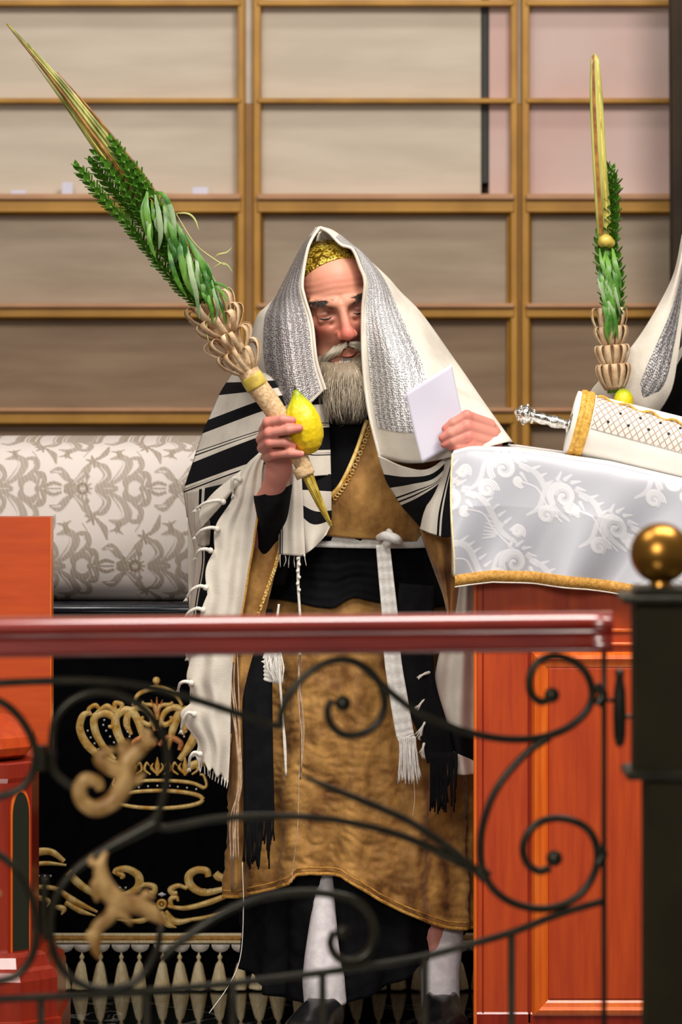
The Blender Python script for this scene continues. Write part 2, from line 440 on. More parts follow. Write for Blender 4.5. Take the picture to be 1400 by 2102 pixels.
# ------------------------------------------------------------------ raster for woven patterns
class Raster:
    def __init__(s, x0, x1, y0, y1, res=1.0):
        s.x0, s.y0, s.res = x0, y0, res
        s.w = int((x1 - x0) / res) + 1; s.h = int((y1 - y0) / res) + 1
        s.a = np.zeros((s.h, s.w), dtype=np.float32)
    def stroke(s, pts, wid, val=1.0, n=None):
        C = crom([(p[0], p[1], 0) for p in pts], n or max(8, len(pts) * 6))[:, :2]
        W = np.interp(np.linspace(0, 1, len(C)), np.linspace(0, 1, len(wid)), wid)
        for k in range(len(C) - 1):
            s.seg(C[k], C[k + 1], W[k], W[k + 1], val)
    def seg(s, p, q, wp, wq, val):
        wm = max(wp, wq) + 1.5
        i0 = max(0, int((min(p[0], q[0]) - wm - s.x0) / s.res)); i1 = min(s.w, int((max(p[0], q[0]) + wm - s.x0) / s.res) + 2)
        j0 = max(0, int((min(p[1], q[1]) - wm - s.y0) / s.res)); j1 = min(s.h, int((max(p[1], q[1]) + wm - s.y0) / s.res) + 2)
        if i1 <= i0 or j1 <= j0: return
        X = s.x0 + np.arange(i0, i1) * s.res; Y = s.y0 + np.arange(j0, j1) * s.res
        X, Y = np.meshgrid(X, Y)
        d = np.array(q) - np.array(p); L = d @ d + 1e-9
        t = np.clip(((X - p[0]) * d[0] + (Y - p[1]) * d[1]) / L, 0, 1)
        D = np.hypot(X - p[0] - t * d[0], Y - p[1] - t * d[1]); W = wp + (wq - wp) * t
        mval = np.clip((W - D) / 1.4 + .5, 0, 1) * abs(val)
        sub = s.a[j0:j1, i0:i1]
        if val > 0: np.maximum(sub, mval, out=sub)
        else: sub *= (1 - mval)
    def sample(s, X, Y):
        fx = np.clip((X - s.x0) / s.res, 0, s.w - 1.001); fy = np.clip((Y - s.y0) / s.res, 0, s.h - 1.001)
        i = fx.astype(int); j = fy.astype(int); a = fx - i; b_ = fy - j
        return (s.a[j, i] * (1 - a) * (1 - b_) + s.a[j, i + 1] * a * (1 - b_) + s.a[j + 1, i] * (1 - a) * b_ + s.a[j + 1, i + 1] * a * b_)
def spiral(cx, cy, r0, turns, start, sgn=1, n=14, r1=1.5):
    return [(cx + (r0 + (r1 - r0) * k / (n - 1)) * math.cos(start + sgn * turns * 2 * math.pi * k / (n - 1)),
             cy + (r0 + (r1 - r0) * k / (n - 1)) * math.sin(start + sgn * turns * 2 * math.pi * k / (n - 1))) for k in range(n)]

# ================================================================== SETTING
fl = mk('floor', *box(-4, 4, -9, 4.0, -.05, 0), M['marble'], smooth=False); fl['kind'] = 'structure'
YW = 2.6
wl = mk('wall_back', *box(-4, 4, YW + .1, YW + .25, 0, 4.6), M['linen_dark'], smooth=False); wl['kind'] = 'structure'
def wbox(x0, x1, y0, y1, d0, d1, bev=.003):
    """box given in pixels at the wall plane; d = distance in front of the wall plane"""
    a = P(x0, y1, YW); b_ = P(x1, y0, YW)
    return box(a.x, b_.x, YW - d1, YW - d0, a.z, b_.z, bev)
bays = [(-330, 488, 'linen'), (536, 1047, 'linen'), (1086, 1560, 'pink')]
rows = [(-190, 2), (14, 203), (213, 410), (436, 632), (650, 846), (868, 1060), (1082, 1270), (1292, 1500)]
for bi, (x0, x1, mm) in enumerate(bays):
    wd = root('window_%d' % (bi + 1), P((x0 + x1) / 2, 1500, YW), 'gilt framed partition bay with pale fabric panes', 'window', kind='structure')
    for ri, (y0, y1) in enumerate(rows):
        mat = M['linen'] if ri < 3 else (M['linen_low'] if ri == 3 else M['linen_dark'])  # light falloff put into the pane colours, row by row
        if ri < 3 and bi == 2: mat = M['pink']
        if ri < 3 and bi == 1:
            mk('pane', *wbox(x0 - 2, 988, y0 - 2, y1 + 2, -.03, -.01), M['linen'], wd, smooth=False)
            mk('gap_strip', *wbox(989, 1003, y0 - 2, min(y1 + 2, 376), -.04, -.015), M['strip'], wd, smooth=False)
            mk('pane', *wbox(1004, x1 + 2, y0 - 2, y1 + 2, -.03, -.01), M['pink'], wd, smooth=False, label='pink curtained pane')
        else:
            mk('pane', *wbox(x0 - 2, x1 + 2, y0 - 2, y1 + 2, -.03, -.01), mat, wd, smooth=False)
    for yy, th, led in ((8, 6, 0), (208, 5, 0), (424, 13, 12), (642, 10, 9), (857, 12, 8), (1071, 12, 8), (1281, 12, 8), (-196, 8, 0)):
        mk('rail', *wbox(x0 - 8, x1 + 8, yy - th, yy + th, -.02, .035), M['gilt_frame'], wd)
        if led:
            mk('ledge', *wbox(x0 - 8, x1 + 8, yy - th - led, yy - th, -.02, .05), M['ledge'], wd)
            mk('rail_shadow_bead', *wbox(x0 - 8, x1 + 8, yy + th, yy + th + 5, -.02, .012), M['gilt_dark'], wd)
    mk('stile', *wbox(x0 - 16, x0, -210, 1500, -.02, .03), M['gilt_frame'], wd)
    mk('stile', *wbox(x1, x1 + 15, -210, 1500, -.02, .03), M['gilt_frame'], wd)
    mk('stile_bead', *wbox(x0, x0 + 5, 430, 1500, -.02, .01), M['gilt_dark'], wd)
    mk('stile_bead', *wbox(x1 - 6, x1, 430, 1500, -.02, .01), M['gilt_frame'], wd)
for i, (a, b_) in enumerate(((502, 521), (1061, 1071))):
    o = mk('trim_%d' % (2 * i + 1), *wbox(a, b_, -210, 214, -.03, .005), M['linen'], smooth=False); o['kind'] = 'structure'
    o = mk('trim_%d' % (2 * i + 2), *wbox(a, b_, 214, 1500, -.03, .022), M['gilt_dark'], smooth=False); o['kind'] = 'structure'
for x_, w_, h_, lab in ((40, 15, 8, 'low folded white paper lying on the gilt ledge, nearest the left edge'), (140, 11, 24, 'taller white paper slip standing on the gilt ledge between two folded papers'), (412, 16, 14, 'folded white paper on the gilt ledge beside the middle of the palm bundle')):
    a = P(x_ - w_, 399.5, YW); b_ = P(x_ + w_, 399.5 - h_, YW)
    V = [(a.x, YW - .040, a.z), (b_.x, YW - .036, a.z), (b_.x, YW - .028, b_.z), (a.x, YW - .030, b_.z * .98 + a.z * .02), (a.x + .004, YW - .014, a.z), (b_.x - .002, YW - .012, a.z)]
    o = mk('folded_paper', V, [(0, 1, 2, 3), (3, 2, 5, 4)], M['paper'], smooth=False); solid(o, .0015); tagit(o, lab, 'paper', 'papers left on the gilt ledge')
# dark brown folded sheet along the far right edge
dr = patch([[(1372 + 0, -250, 2.3), (1390, -250, 2.26), (1440, -250, 2.3), (1500, -250, 2.26), (1560, -250, 2.3)],
            [(1376, 500, 2.3), (1400, 500, 2.26), (1440, 500, 2.3), (1500, 500, 2.26), (1560, 500, 2.3)],
            [(1376, 1750, 2.3), (1400, 1750, 2.26), (1440, 1750, 2.3), (1500, 1750, 2.26), (1560, 1750, 2.3)]], 40, 12,
           fold=lambda u, v: .012 * np.sin(u * 22))
o = mk('sheet', dr[0], dr[1], M['edge_sheet']); solid(o, .004); tagit(o, 'dark brown folded sheet at the right edge beside the gilt partition', 'sheet')

# ================================================================== BENCH, VELVET, BOLSTER
YB = 0.44
def zB(py, Y=YB): return CZ - (py - HOR) * (Y + CD) / F
def xB(px, Y=YB): return (px - 700) * (Y + CD) / F
ben = root('bench', (xB(400), YB + .3, 0), 'long bench with a glossy navy black rounded front edge behind the man', 'bench')
mk('bench_body', *box(xB(-260), xB(1010), YB + .02, YB + .6, 0, zB(1262)), M['velvet'], ben, smooth=False)
prof = [(0.06, 1262), (0.0, 1262), (-.018, 1258), (-.024, 1250), (-.018, 1242), (0, 1239), (.06, 1238)]
V = []; Fc = []
for k, px in enumerate((-260, 1010)):
    for (dy, py) in prof: V.append((xB(px), YB + dy, zB(py)))
n_ = len(prof)
for j in range(n_ - 1): Fc.append((j, j + 1, n_ + j + 1, n_ + j))
Fc += [tuple(range(n_)), tuple(range(2 * n_ - 1, n_ - 1, -1))]
mk('front_edge', V, Fc, M['navy'], ben)
mk('seat_board', *box(xB(-260), xB(1010), YB + .04, YB + .6, zB(1262) - .001, zB(1240) - .004), M['velvet'], ben, smooth=False)

# bolster with damask
R_ = Raster(-160, 1020, 860, 1300)
def motif(cx, cy, k=1.0):
    def st(pts, wd, val=1.0):
        for s in (1, -1):
            R_.stroke([(cx + a * k, cy + s * b_ * k) for a, b_ in pts], [q * k for q in wd], val)
    for t in range(12):
        a = t * math.pi / 6
        R_.stroke([(cx - 70 * k + 9 * k * math.cos(a), cy + 9 * k * math.sin(a)), (cx - 70 * k + 20 * k * math.cos(a), cy + 20 * k * math.sin(a))], [4 * k, 1.5 * k], .75)
    R_.stroke(spiral(cx - 70 * k, cy, 10 * k, 1, 0, r1=10 * k), [2.5 * k, 2.5 * k], 1)
    R_.stroke([(cx - 100 * k, cy), (cx - 86 * k, cy)], [1, 5 * k], .7)
    st([(-68, 36), (-60, 26), (-64, 18)], [1, 5, 1], .8)
    st([(-42, 4), (-20, 24), (-28, 46), (-48, 52)], [3, 9, 9, 2], .7)
    st([(-38, 10), (-22, 28), (-34, 48)], [1, 2, 1], -.6)
    st([(-42, 0), (-20, 6), (0, 2)], [3, 6, 3], .7)
    st([(-12, 10), (10, 30), (22, 54), (8, 70), (-14, 66)], [5, 10, 11, 8, 2], .65)
    st([(-6, 18), (8, 36), (14, 56), (2, 64)], [1, 2.4, 2, 1], -.7)
    st([(5, 74), (0, 92)], [7, 1], .8); st([(0, 84), (14, 94)], [4, 1], .8); st([(4, 84), (-14, 88)], [4, 1], .8)
    st([(20, 0), (20, 16), (40, 24), (52, 12)], [4, 8, 8, 4], .7)
    st([(24, 4), (34, 14), (48, 10)], [1, 2, 1], -.6)
    st([(52, 0), (62, 14), (60, 28), (48, 36)], [6, 9, 9, 3], .75)
    st([(56, 6), (60, 20)], [1, 2], -.6)
    st([(34, 30), (50, 46), (46, 66), (28, 66), (26, 52)], [4, 6, 6, 4, 2], .7)
    st([(66, 4), (84, 12), (100, 8)], [4, 4, 3], .8); st([(70, 0), (100, 0)], [2, 2], .8)
    st([(80, 36), (96, 40), (110, 26), (120, 14)], [3, 8, 8, 3], .7)
    st([(84, 38), (100, 36)], [1, 2], -.6)
    st([(112, 4), (124, 10), (118, 22)], [6, 7, 2], .8)
    # garland towards the next medallion
    st([(122, 10), (140, 24), (152, 40), (158, 52)], [2, 7, 9, 4], .7)
    st([(126, 12), (146, 34)], [1, 2], -.5)
    st([(120, 6), (150, 2)], [3, 1], .6)
    for t in range(6):
        a = t * math.pi / 3 + .3
        for s in (1, -1):
            R_.stroke([(cx + 165 * k, cy + s * 60 * k), (cx + 165 * k + 14 * math.cos(a), cy + s * 60 * k + 14 * math.sin(a))], [4, 2], .8)
    st([(176, 66), (190, 82), (196, 104)], [3, 7, 2], .75)
    st([(146, 72), (156, 90), (150, 104)], [1, 1, 1], .8)
for i in range(-1, 6):
    motif(240 + 215 * i, 1000); motif(133 + 215 * i, 1160)
    motif(133 + 215 * i, 840)
nv = 300
profB = [(.46, 905), (.30, 900), (.17, 905), (.095, 925), (.055, 975), (.035, 1050), (.03, 1120), (.045, 1180), (.07, 1215), (.11, 1236), (.2, 1239)]
pc = crom([(a, b_, 0) for a, b_ in profB], nv)
PX = np.concatenate([np.linspace(-160, -12, 20), np.linspace(-10, 450, 440), np.linspace(454, 1000, 60)]); nu = len(PX)
VB = np.zeros((nv, nu, 3)); UVc = np.zeros((nv, nu))
arc = np.concatenate([[0], np.cumsum(np.hypot(np.diff(pc[:, 0]) * 950, np.diff(pc[:, 1])))])
arc = arc
k0 = int(np.argmin(abs(pc[:, 1] - 1050))); arc = arc - arc[k0] + 1050
for j in range(nv):
    Y = YB + pc[j, 0]
    VB[j, :, 0] = (PX - 700) * (YB + .05 + CD) / F; VB[j, :, 1] = Y; VB[j, :, 2] = zB(pc[j, 1], YB + .06)
    UVc[j] = arc[j]
mask = R_.sample(PX[None, :].repeat(nv, 0), UVc)
mask = mask * (.84 + .16 * np.sin(PX[None, :] * .8 + UVc * .5) * np.sin(UVc * .75))
c0 = np.array(srgb(216, 206, 200)[:3]); c1 = np.array(srgb(118, 98, 68)[:3])
colr = c0[None, None] * (1 - mask[..., None]) + c1[None, None] * mask[..., None]
VB[:, :, 1] -= mask * .001
bo = root('bolster', (xB(300), YB + .25, zB(1240)), 'long cream bolster with beige floral damask lying on the bench', 'bolster')
mk('cushion', VB.reshape(-1, 3), grid_faces(nv, nu), M['damask'], bo, col=colr.reshape(-1, 3))
mk('cushion_back', *box(xB(-160), xB(1000), YB + .12, YB + .44, zB(1232), zB(915), .03), M['mantle'], bo)

# velvet cover
YV = YB - .006
vc = root('velvet_cover', (xB(400), YV, 0.1), 'black velvet bench cover embroidered with a golden crown', 'velvet cover')
pv = patch([[(-250, 1258, YV - .0), (200, 1258, YV), (600, 1258, YV), (1005, 1258, YV)],
            [(-250, 1600, YV), (200, 1600, YV - .004), (600, 1600, YV + .002), (1005, 1600, YV)],
            [(-250, 1936, YV), (200, 1936, YV), (600, 1936, YV), (1005, 1936, YV)]], 40, 20)
o = mk('cloth', pv[0], pv[1], M['velvet'], vc); solid(o, .003)
YE = YV - .005
def strk(pts, wid, depth=.004, n=None):
    """domed ribbon on the velvet"""
    m = n or max(10, len(pts) * 6)
    C = crom([(p[0], p[1], 0) for p in pts], m)[:, :2]
    W = np.interp(np.linspace(0, 1, m), np.linspace(0, 1, len(wid)), wid)
    T = np.gradient(C, axis=0); T /= np.linalg.norm(T, axis=1)[:, None] + 1e-9
    Nn = np.stack([-T[:, 1], T[:, 0]], -1)
    V = []
    for k in range(m):
        for s, h in ((-1, 0), (-.6, .8), (0, 1), (.6, .8), (1, 0)):
            q = C[k] + Nn[k] * W[k] * s
            V.append(P(q[0], q[1], YE - depth * h + (.002 if h == 0 else 0)))
    return V, grid_faces(m, 5).tolist()
CXc = 322
def mir(pts): return [(2 * CXc - a, b_) for a, b_ in pts]
arch = [
    ([(252, 1572), (215, 1558), (180, 1530), (164, 1497), (170, 1470), (186, 1462)], [7, 8, 9, 8, 7, 5]),
    ([(236, 1560), (212, 1532), (196, 1502), (194, 1474), (214, 1464), (234, 1474), (232, 1490), (222, 1492)], [5, 7, 8, 8, 8, 7, 6, 3]),
    ([(276, 1560), (254, 1530), (240, 1500), (238, 1472), (256, 1458), (276, 1466), (290, 1500), (300, 1540)], [5, 8, 9, 8, 8, 8, 7, 4]),
    ([(186, 1468), (182, 1456), (196, 1448), (206, 1458)], [4, 4, 5, 3]),
    ([(198, 1462), (220, 1450), (236, 1462)], [3, 6, 3]),
    ([(238, 1462), (236, 1444), (250, 1446), (246, 1458)], [3, 5, 5, 2]),
]
for pts, wd in arch:
    for q in (pts, mir(pts)):
        mk('crown_arch', *strk(q, [x_ * 1.15 for x_ in wd]), M['gold_thread'], vc)
mk('crown_dome', *join([strk([(272, 1448), (286, 1424), (322, 1412), (358, 1424), (374, 1448)], [3, 5, 6, 5, 3]),
                        strk([(322, 1478), (318, 1450), (296, 1446), (292, 1440)], [4, 5, 4, 3]), strk([(322, 1478), (328, 1450), (350, 1446), (354, 1440)], [4, 5, 4, 3])]), M['gold_thread'], vc)
mk('crown_finial', *join([ball(P(321, 1397, YE - .004), .0085, 12, (1, .6, 1)), strk([(321, 1403), (321, 1414)], [4, 6])]), M['gold_thread'], vc)
mk('crown_plume', *join([strk([(322, 1472), (322, 1430)], [6, 1]), strk([(322, 1468), (310, 1436)], [5, 1]), strk([(322, 1468), (334, 1436)], [5, 1])]), M['pink_gold'], vc)
for s in (1, -1):
    f = (lambda q: q) if s == 1 else mir
    mk('crown_scroll', *join([strk(f([(326, 1500), (336, 1466), (356, 1452), (378, 1462), (384, 1486), (374, 1508)]), [4, 6, 7, 8, 8, 4]),
                              strk(f([(330, 1480), (338, 1488), (352, 1480), (350, 1470)]), [5, 6, 5, 3])]), M['gold_thread'], vc)
    mk('crown_scroll', *join([strk(f([(326, 1530), (346, 1514), (370, 1524), (368, 1540)]), [5, 7, 6, 4])]), M['pink_gold'], vc)
for cx in (265, 323, 380):
    mk('crown_fleur', *join([strk([(cx, 1592), (cx, 1572), (cx, 1554)], [3, 6, 1]), strk([(cx, 1590), (cx - 12, 1576), (cx - 8, 1566)], [2, 4, 1]),
                             strk([(cx, 1590), (cx + 12, 1576), (cx + 8, 1566)], [2, 4, 1]),
                             strk([(cx - 14, 1590), (cx - 26, 1580), (cx - 22, 1566), (cx - 16, 1572)], [2, 3, 3, 1]),
                             strk([(cx + 14, 1590), (cx + 26, 1580), (cx + 22, 1566), (cx + 16, 1572)], [2, 3, 3, 1])]), M['gold_thread'], vc)
mk('crown_band', *join([strk([(238, 1616), (262, 1606), (322, 1602), (388, 1606), (420, 1618)], [4, 4, 4, 4, 4]),
                        strk([(420, 1618), (424, 1610), (418, 1592), (410, 1590)], [4, 3, 3, 2]), strk([(238, 1616), (232, 1610), (236, 1596)], [4, 3, 2])]), M['gold_thread'], vc)
mk('crown_ring', *strk([(325 + 92 * math.cos(a), 1641 + 18 * math.sin(a)) for a in np.linspace(0, 2 * math.pi, 17)], [4.5] * 3, n=60), M['gold_thread'], vc)
beads = [(285, 1616), (304, 1614), (323, 1613), (348, 1613), (365, 1615), (384, 1617), (403, 1620)]
for (a, b_) in [(180, 1500), (186, 1514), (194, 1526), (203, 1538), (214, 1478), (212, 1488), (218, 1500), (226, 1512), (234, 1524), (262, 1476), (258, 1490), (262, 1502), (266, 1512), (262, 1484)]:
    beads += [(a, b_), (2 * CXc - a, b_)]
for x in (246, 258): beads.append((x, 1822))
for x in (408, 420, 432, 444): beads.append((x, 1826))
for x in (80, 92, 104): beads.append((x, 1798))
for (a, b_) in beads: mk('bead', *ball(P(a, b_, YE - .002), .0024, 8), M['white_bead'], vc)
swags = [
    ([(62, 1756), (84, 1748), (108, 1750), (132, 1768)], [8, 7, 6, 4]), ([(62, 1776), (96, 1772), (136, 1776)], [4, 4, 2]),
    ([(62, 1822), (90, 1821), (118, 1826), (150, 1848), (200, 1872)], [4, 4, 4, 6, 2]), ([(140, 1790), (160, 1812), (190, 1832), (240, 1850)], [7, 7, 6, 2]),
    ([(70, 1840), (100, 1850), (96, 1862)], [5, 4, 1]), ([(108, 1860), (130, 1866), (126, 1878)], [3, 6, 1]), ([(134, 1852), (165, 1870), (196, 1880)], [4, 5, 1]),
    ([(234, 1794), (240, 1786), (262, 1784), (284, 1798), (284, 1820), (266, 1834), (244, 1838)], [4, 5, 6, 7, 7, 6, 3]), ([(240, 1792), (252, 1798), (248, 1804)], [4, 5, 2]),
    ([(280, 1824), (298, 1816), (316, 1820), (316, 1832), (306, 1832)], [3, 4, 5, 5, 3]),
    ([(428, 1800), (424, 1788), (404, 1786), (388, 1798), (392, 1818), (420, 1832), (472, 1822)], [5, 6, 6, 7, 7, 6, 4]),
    ([(384, 1824), (366, 1818), (350, 1826), (356, 1834), (364, 1832)], [3, 4, 5, 5, 3]), ([(470, 1806), (450, 1800), (442, 1792)], [5, 7, 6]),
    ([(344, 1860), (380, 1864), (430, 1852), (480, 1832)], [3, 4, 5, 4]), ([(352, 1862), (350, 1846), (362, 1842), (366, 1850)], [4, 4, 4, 2]),
    ([(330, 1872), (344, 1896), (362, 1904)], [4, 6, 1]), ([(340, 1870), (362, 1892), (412, 1884)], [3, 6, 1]), ([(376, 1890), (440, 1880), (490, 1862)], [3, 4, 2]),
    ([(322, 1872), (290, 1890), (240, 1888)], [4, 5, 1]), ([(320, 1862), (280, 1866), (230, 1848)], [3, 4, 2]),
    ([(600, 1870), (540, 1880), (500, 1860)], [3, 4, 2]), ([(340, 1878), (356, 1900)], [4, 1]),
]
for pts, wd in swags: mk('swag_scroll', *strk(pts, [x_ * 1.25 for x_ in wd]), M['gold_thread'], vc)
mk('rosette', *join([strk([(332 + 8 * math.cos(a), 1856 + 8 * math.sin(a)) for a in np.linspace(0, 6.283, 9)], [3.5] * 2, n=24), ball(P(332, 1856, YE - .003), .004, 8)]), M['gold_thread'], vc)
mk('diamond', *strk([(324, 1836), (332, 1836), (341, 1836)], [.5, 5, .5], n=9), M['white_bead'], vc)
# trim band and tassels
mk('trim_band', *join([tube([P(-250, py, YV - .004), P(400, py, YV - .004), P(1005, py, YV - .004)], .0042, 8, 6) for py in (1919, 1933)]), M['silk'], vc, label='pale gold braid')
mk('trim_band', *join([tube([P(-250, 1926, YV - .006), P(1005, 1926, YV - .006)], .004, 8, 4)]), M['ochre_braid'], vc)
tx = [-36, 5, 46, 86, 133, 170, 207, 248, 288, 335, 371, 411, 453, 494, 532, 573, 612, 655, 695, 735, 778, 819, 860, 902, 942, 980]
base_sc = None; base_t = None
for k, x in enumerate(tx):
    c = P(x, 1938, YV - .004)
    if base_sc is None:
        r = S(19, YV)
        V = [(-r, 0, 0), (r, 0, 0)]; pts = []
        for a in np.linspace(0, math.pi, 9): pts.append((r * math.cos(a), -.004, -r * .85 * math.sin(a)))
        V2 = [(0, -.006, 0)] + pts
        base_sc = mk('scallop', [(c.x + p[0], c.y + p[1], c.z + p[2]) for p in V2], [(0, i, i + 1) for i in range(1, 9)], M['ivory'], vc)
        solid(base_sc, .003)
        lt = lathe((0, 0, 0), (0, 0, -.0855), [(0, .0015), (.12, .002), (.17, .005), (.22, .005), (.26, .0025), (.30, .004), (.36, .0075), (.5, .0105), (.75, .0145), (.95, .0175), (1, .0172)], 14)
        Vt = np.array([list(p) for p in lt[0]])
        ang = np.arctan2(Vt[:, 1], Vt[:, 0]); Vt[:, :2] *= (1 + .12 * np.sin(ang * 5))[:, None] * (Vt[:, 2] < -.024)[:, None] + (Vt[:, 2] >= -.024)[:, None]
        base_t = bpy.data.meshes.new('tassel'); base_t.from_pydata(Vt.tolist(), [], lt[1]); base_t.materials.append(M['silk']); base_t.polygons.foreach_set('use_smooth', [True] * len(base_t.polygons))
        c00 = c
    else:
        o = bpy.data.objects.new('scallop', base_sc.data); COL.objects.link(o); o.parent = vc; o['_w'] = list(off(vc)); o.location = c - c00; solid(o, .003)
    s = .92 + .14 * rnd.random()
    Mx = Matrix.Translation(P(x + rnd.uniform(-3, 3), 1949, YV - .006)) @ Matrix.Rotation(rnd.uniform(-.07, .07), 4, 'Y') @ Matrix.Rotation(rnd.uniform(0, 3), 4, 'Z') @ Matrix.Diagonal((s * (1 + .3 * rnd.random()), s, 1.0, 1))
    inst('tassel', base_t, Mx, vc)

# ================================================================== LECTERN (right)
YL = -.42
le = root('lectern', (.5, -.27, 0), 'tall orange cherry wood lectern under a white cloth right of the man', 'lectern')
def rotL(V, ang=math.radians(3.5), c=(P(972, 1200, YL).x, YL)):
    V = np.array([list(p) for p in V]); x = V[:, 0] - c[0]; y = V[:, 1] - c[1]
    V[:, 0] = c[0] + x * math.cos(ang) + y * math.sin(ang); V[:, 1] = c[1] - x * math.sin(ang) * .0 + y * math.cos(ang) 
    return V
def lx(px, Y=YL): return (px - 700) * (Y + CD) / F
def lz(py, Y=YL): return CZ - (py - HOR) * (Y + CD) / F
def topz(x):  # slope of the desk top (world x)
    px = 700 + x * F / (YL + CD)
    return lz(np.interp(px, [900, 975, 1060, 1250, 1420, 1700], [930, 926, 930, 958, 996, 1066]))
x0, x1 = lx(972), lx(1560); yb = -.12
V = []
xs = np.linspace(x0, x1, 8)
for y in (YL, yb):
    for x in xs: V.append((x, y, 0))
    for x in xs: V.append((x, y, float(topz(x)) - .012))
n = 8; Fc = []
for i in range(n - 1):
    Fc += [(i, i + 1, n + i + 1, n + i), (2 * n + i + 1, 2 * n + i, 3 * n + i, 3 * n + i + 1), (n + i, n + i + 1, 3 * n + i + 1, 3 * n + i)]
Fc += [(0, n, 3 * n, 2 * n), (n - 1, 3 * n - 1, 4 * n - 1, 2 * n - 1)]
mk('cabinet_body', rotL(V), Fc, M['cherry'], le, smooth=False)
def lb(px0, px1, py0, py1, d, bev=.003, name='moulding', mat='cherry_light'):
    v, f = box(lx(px0), lx(px1), YL - d, YL + .004, lz(py1), lz(py0), bev)
    return mk(name, rotL(v), f, M[mat], le)
lb(990, 993, 1180, 2300, .002, .0005, 'groove_strip', 'mahogany')
lb(972, 979, 1180, 2300, .006, .002, 'corner_strip')
lb(1084, 1090, 1300, 2100, .003, .001, 'panel_groove', 'mahogany')
# mitred raised-panel moulding
def mould(px0, px1, py0, py1):
    prof = [(0, .001), (6, .009), (14, .012), (20, .006), (28, .004), (34, .0)]
    V = []; 
    for (i, d) in prof:
        for (a, b_) in ((px0 + i, py0 + i), (px1 - i, py0 + i), (px1 - i, py1 - i), (px0 + i, py1 - i)):
            V.append((lx(a), YL - d, lz(b_)))
    Fc = []
    for k in range(len(prof) - 1):
        for j in range(4):
            j2 = (j + 1) % 4; Fc.append((k * 4 + j, k * 4 + j2, (k + 1) * 4 + j2, (k + 1) * 4 + j))
    return V, Fc
v, f = mould(1092, 1500, 1338, 2086); mk('panel_moulding', rotL(v), f, M['cherry_light'], le, smooth=False)
v, f = box(lx(1126), lx(1466), YL - .003, YL + .002, lz(2050), lz(1372), .001); mk('panel', rotL(v), f, M['cherry'], le)
lb(972, 1560, 1290, 1298, .005, .002, 'rail_bead'); lb(972, 1560, 1318, 1326, .008, .003, 'rail_bead')
v, f = box(x0 + .0, x1, YL - .003, yb, 0, .1, .004)
mk('plinth', rotL(v), f, M['mahogany'], le)

# cloth on the lectern with woven scrolls
RJ = Raster(900, 1620, 880, 1260)
def scr(cx, cy, r, turns, st, sg, w0=4.0):
    for dr_ in (0, 5, 10):
        RJ.stroke(spiral(cx, cy, r - dr_, turns, st, sg, 18), [1.6, 1.8, 1.6], .8)
    RJ.stroke(spiral(cx, cy, r * .5, turns * .8, st + 1, sg, 12), [w0, 3, 2], .45)
def lfe(pts, wd, val=.6): RJ.stroke(pts, wd, val)
for (ox, oy) in ((0, 0), (230, 90), (-215, -60), (20, 190), (118, 42), (345, -30), (-110, 60), (250, 290), (-150, 150), (470, 60), (440, 200), (345, 150)):
    scr(1035 + ox, 962 + oy, 34, 1.5, 2.4, 1); scr(1000 + ox, 1005 + oy, 24, 1.3, 0, -1); scr(1064 + ox, 985 + oy, 13, 1.2, 1, 1)
    lfe([(960 + ox, 1010 + oy), (985 + ox, 990 + oy), (1000 + ox, 950 + oy), (1030 + ox, 932 + oy)], [2, 5, 5, 2], .5)
    lfe([(1060 + ox, 945 + oy), (1100 + ox, 965 + oy), (1120 + ox, 1000 + oy), (1135 + ox, 1030 + oy), (1165 + ox, 1050 + oy)], [3, 6, 6, 6, 3], .5)
    lfe([(1070 + ox, 985 + oy), (1100 + ox, 995 + oy), (1118 + ox, 1025 + oy), (1150 + ox, 1055 + oy)], [1.2] * 4, .8)
    scr(1168 + ox, 1028 + oy, 17, 1.3, .5, -1); scr(1064 + ox, 985 + oy, 9, 1, 2, 1)
    for k in range(7):
        a = -1.9 + k * .42
        lfe([(1035 + ox + 36 * math.cos(a), 962 + oy + 36 * math.sin(a)), (1035 + ox + 50 * math.cos(a + .25), 962 + oy + 50 * math.sin(a + .25))], [4, 1.2], .6)
    for k in range(6):
        lfe([(1095 + ox + 12 * k, 955 + oy + 14 * k), (1108 + ox + 12 * k, 948 + oy + 13 * k)], [3.4, 1], .6)
for k in range(7):
    lfe([(1010 + 3 * k, 1100 - 4 * k), (985 + 2 * k, 1085 - 8 * k + 20)], [3, 1], .5)
Yc = YL - .010
nu, nv = 330, 190
botpy = lambda px: np.interp(px, [925, 950, 1010, 1100, 1200, 1320, 1500, 1600], [1181, 1178, 1171, 1175, 1186, 1206, 1246, 1272])
PXc = np.concatenate([np.linspace(929, 1410, 300), np.linspace(1415, 1596, 30)]); tt = np.linspace(0, 1, nv)
Vc = np.zeros((nv, nu, 3)); mU = np.zeros((nv, nu)); mV = np.zeros((nv, nu))
for i, px in enumerate(PXc):
    zt = float(topz(lx(px))) + .003; zb_ = CZ - (botpy(px) - HOR) * (Yc + CD) / F
    zt2 = zt if px > 960 else zt - (960 - px) / 31 * .006
    for j, t in enumerate(tt):
        z = zt2 + (zb_ - zt2) * t
        amp = .020 * min(1, t * 2.2) * (0.35 + .65 * t)
        fo = amp * (math.sin((px - 950) / 39 + 2.6 * t + .8 * math.sin(px / 60)) + .6 * math.sin((px + 130 * t) / 23 + 1.3))
        edge = .012 * math.exp(-t * 14)
        Vc[j, i] = (lx(px, Yc) + .003 * math.sin(t * 5 + px / 60), Yc - .008 - fo * .8 - amp * 1.25 + edge - .004 * t, z)
        mU[j, i] = px; mV[j, i] = 925 + (zt2 - z) * F / (Yc + CD)
mj = RJ.sample(mU, mV)
mj = mj + .12 * (np.sin(mU * 2.2) * np.sin(mV * 2.2)) * (mj > .2)
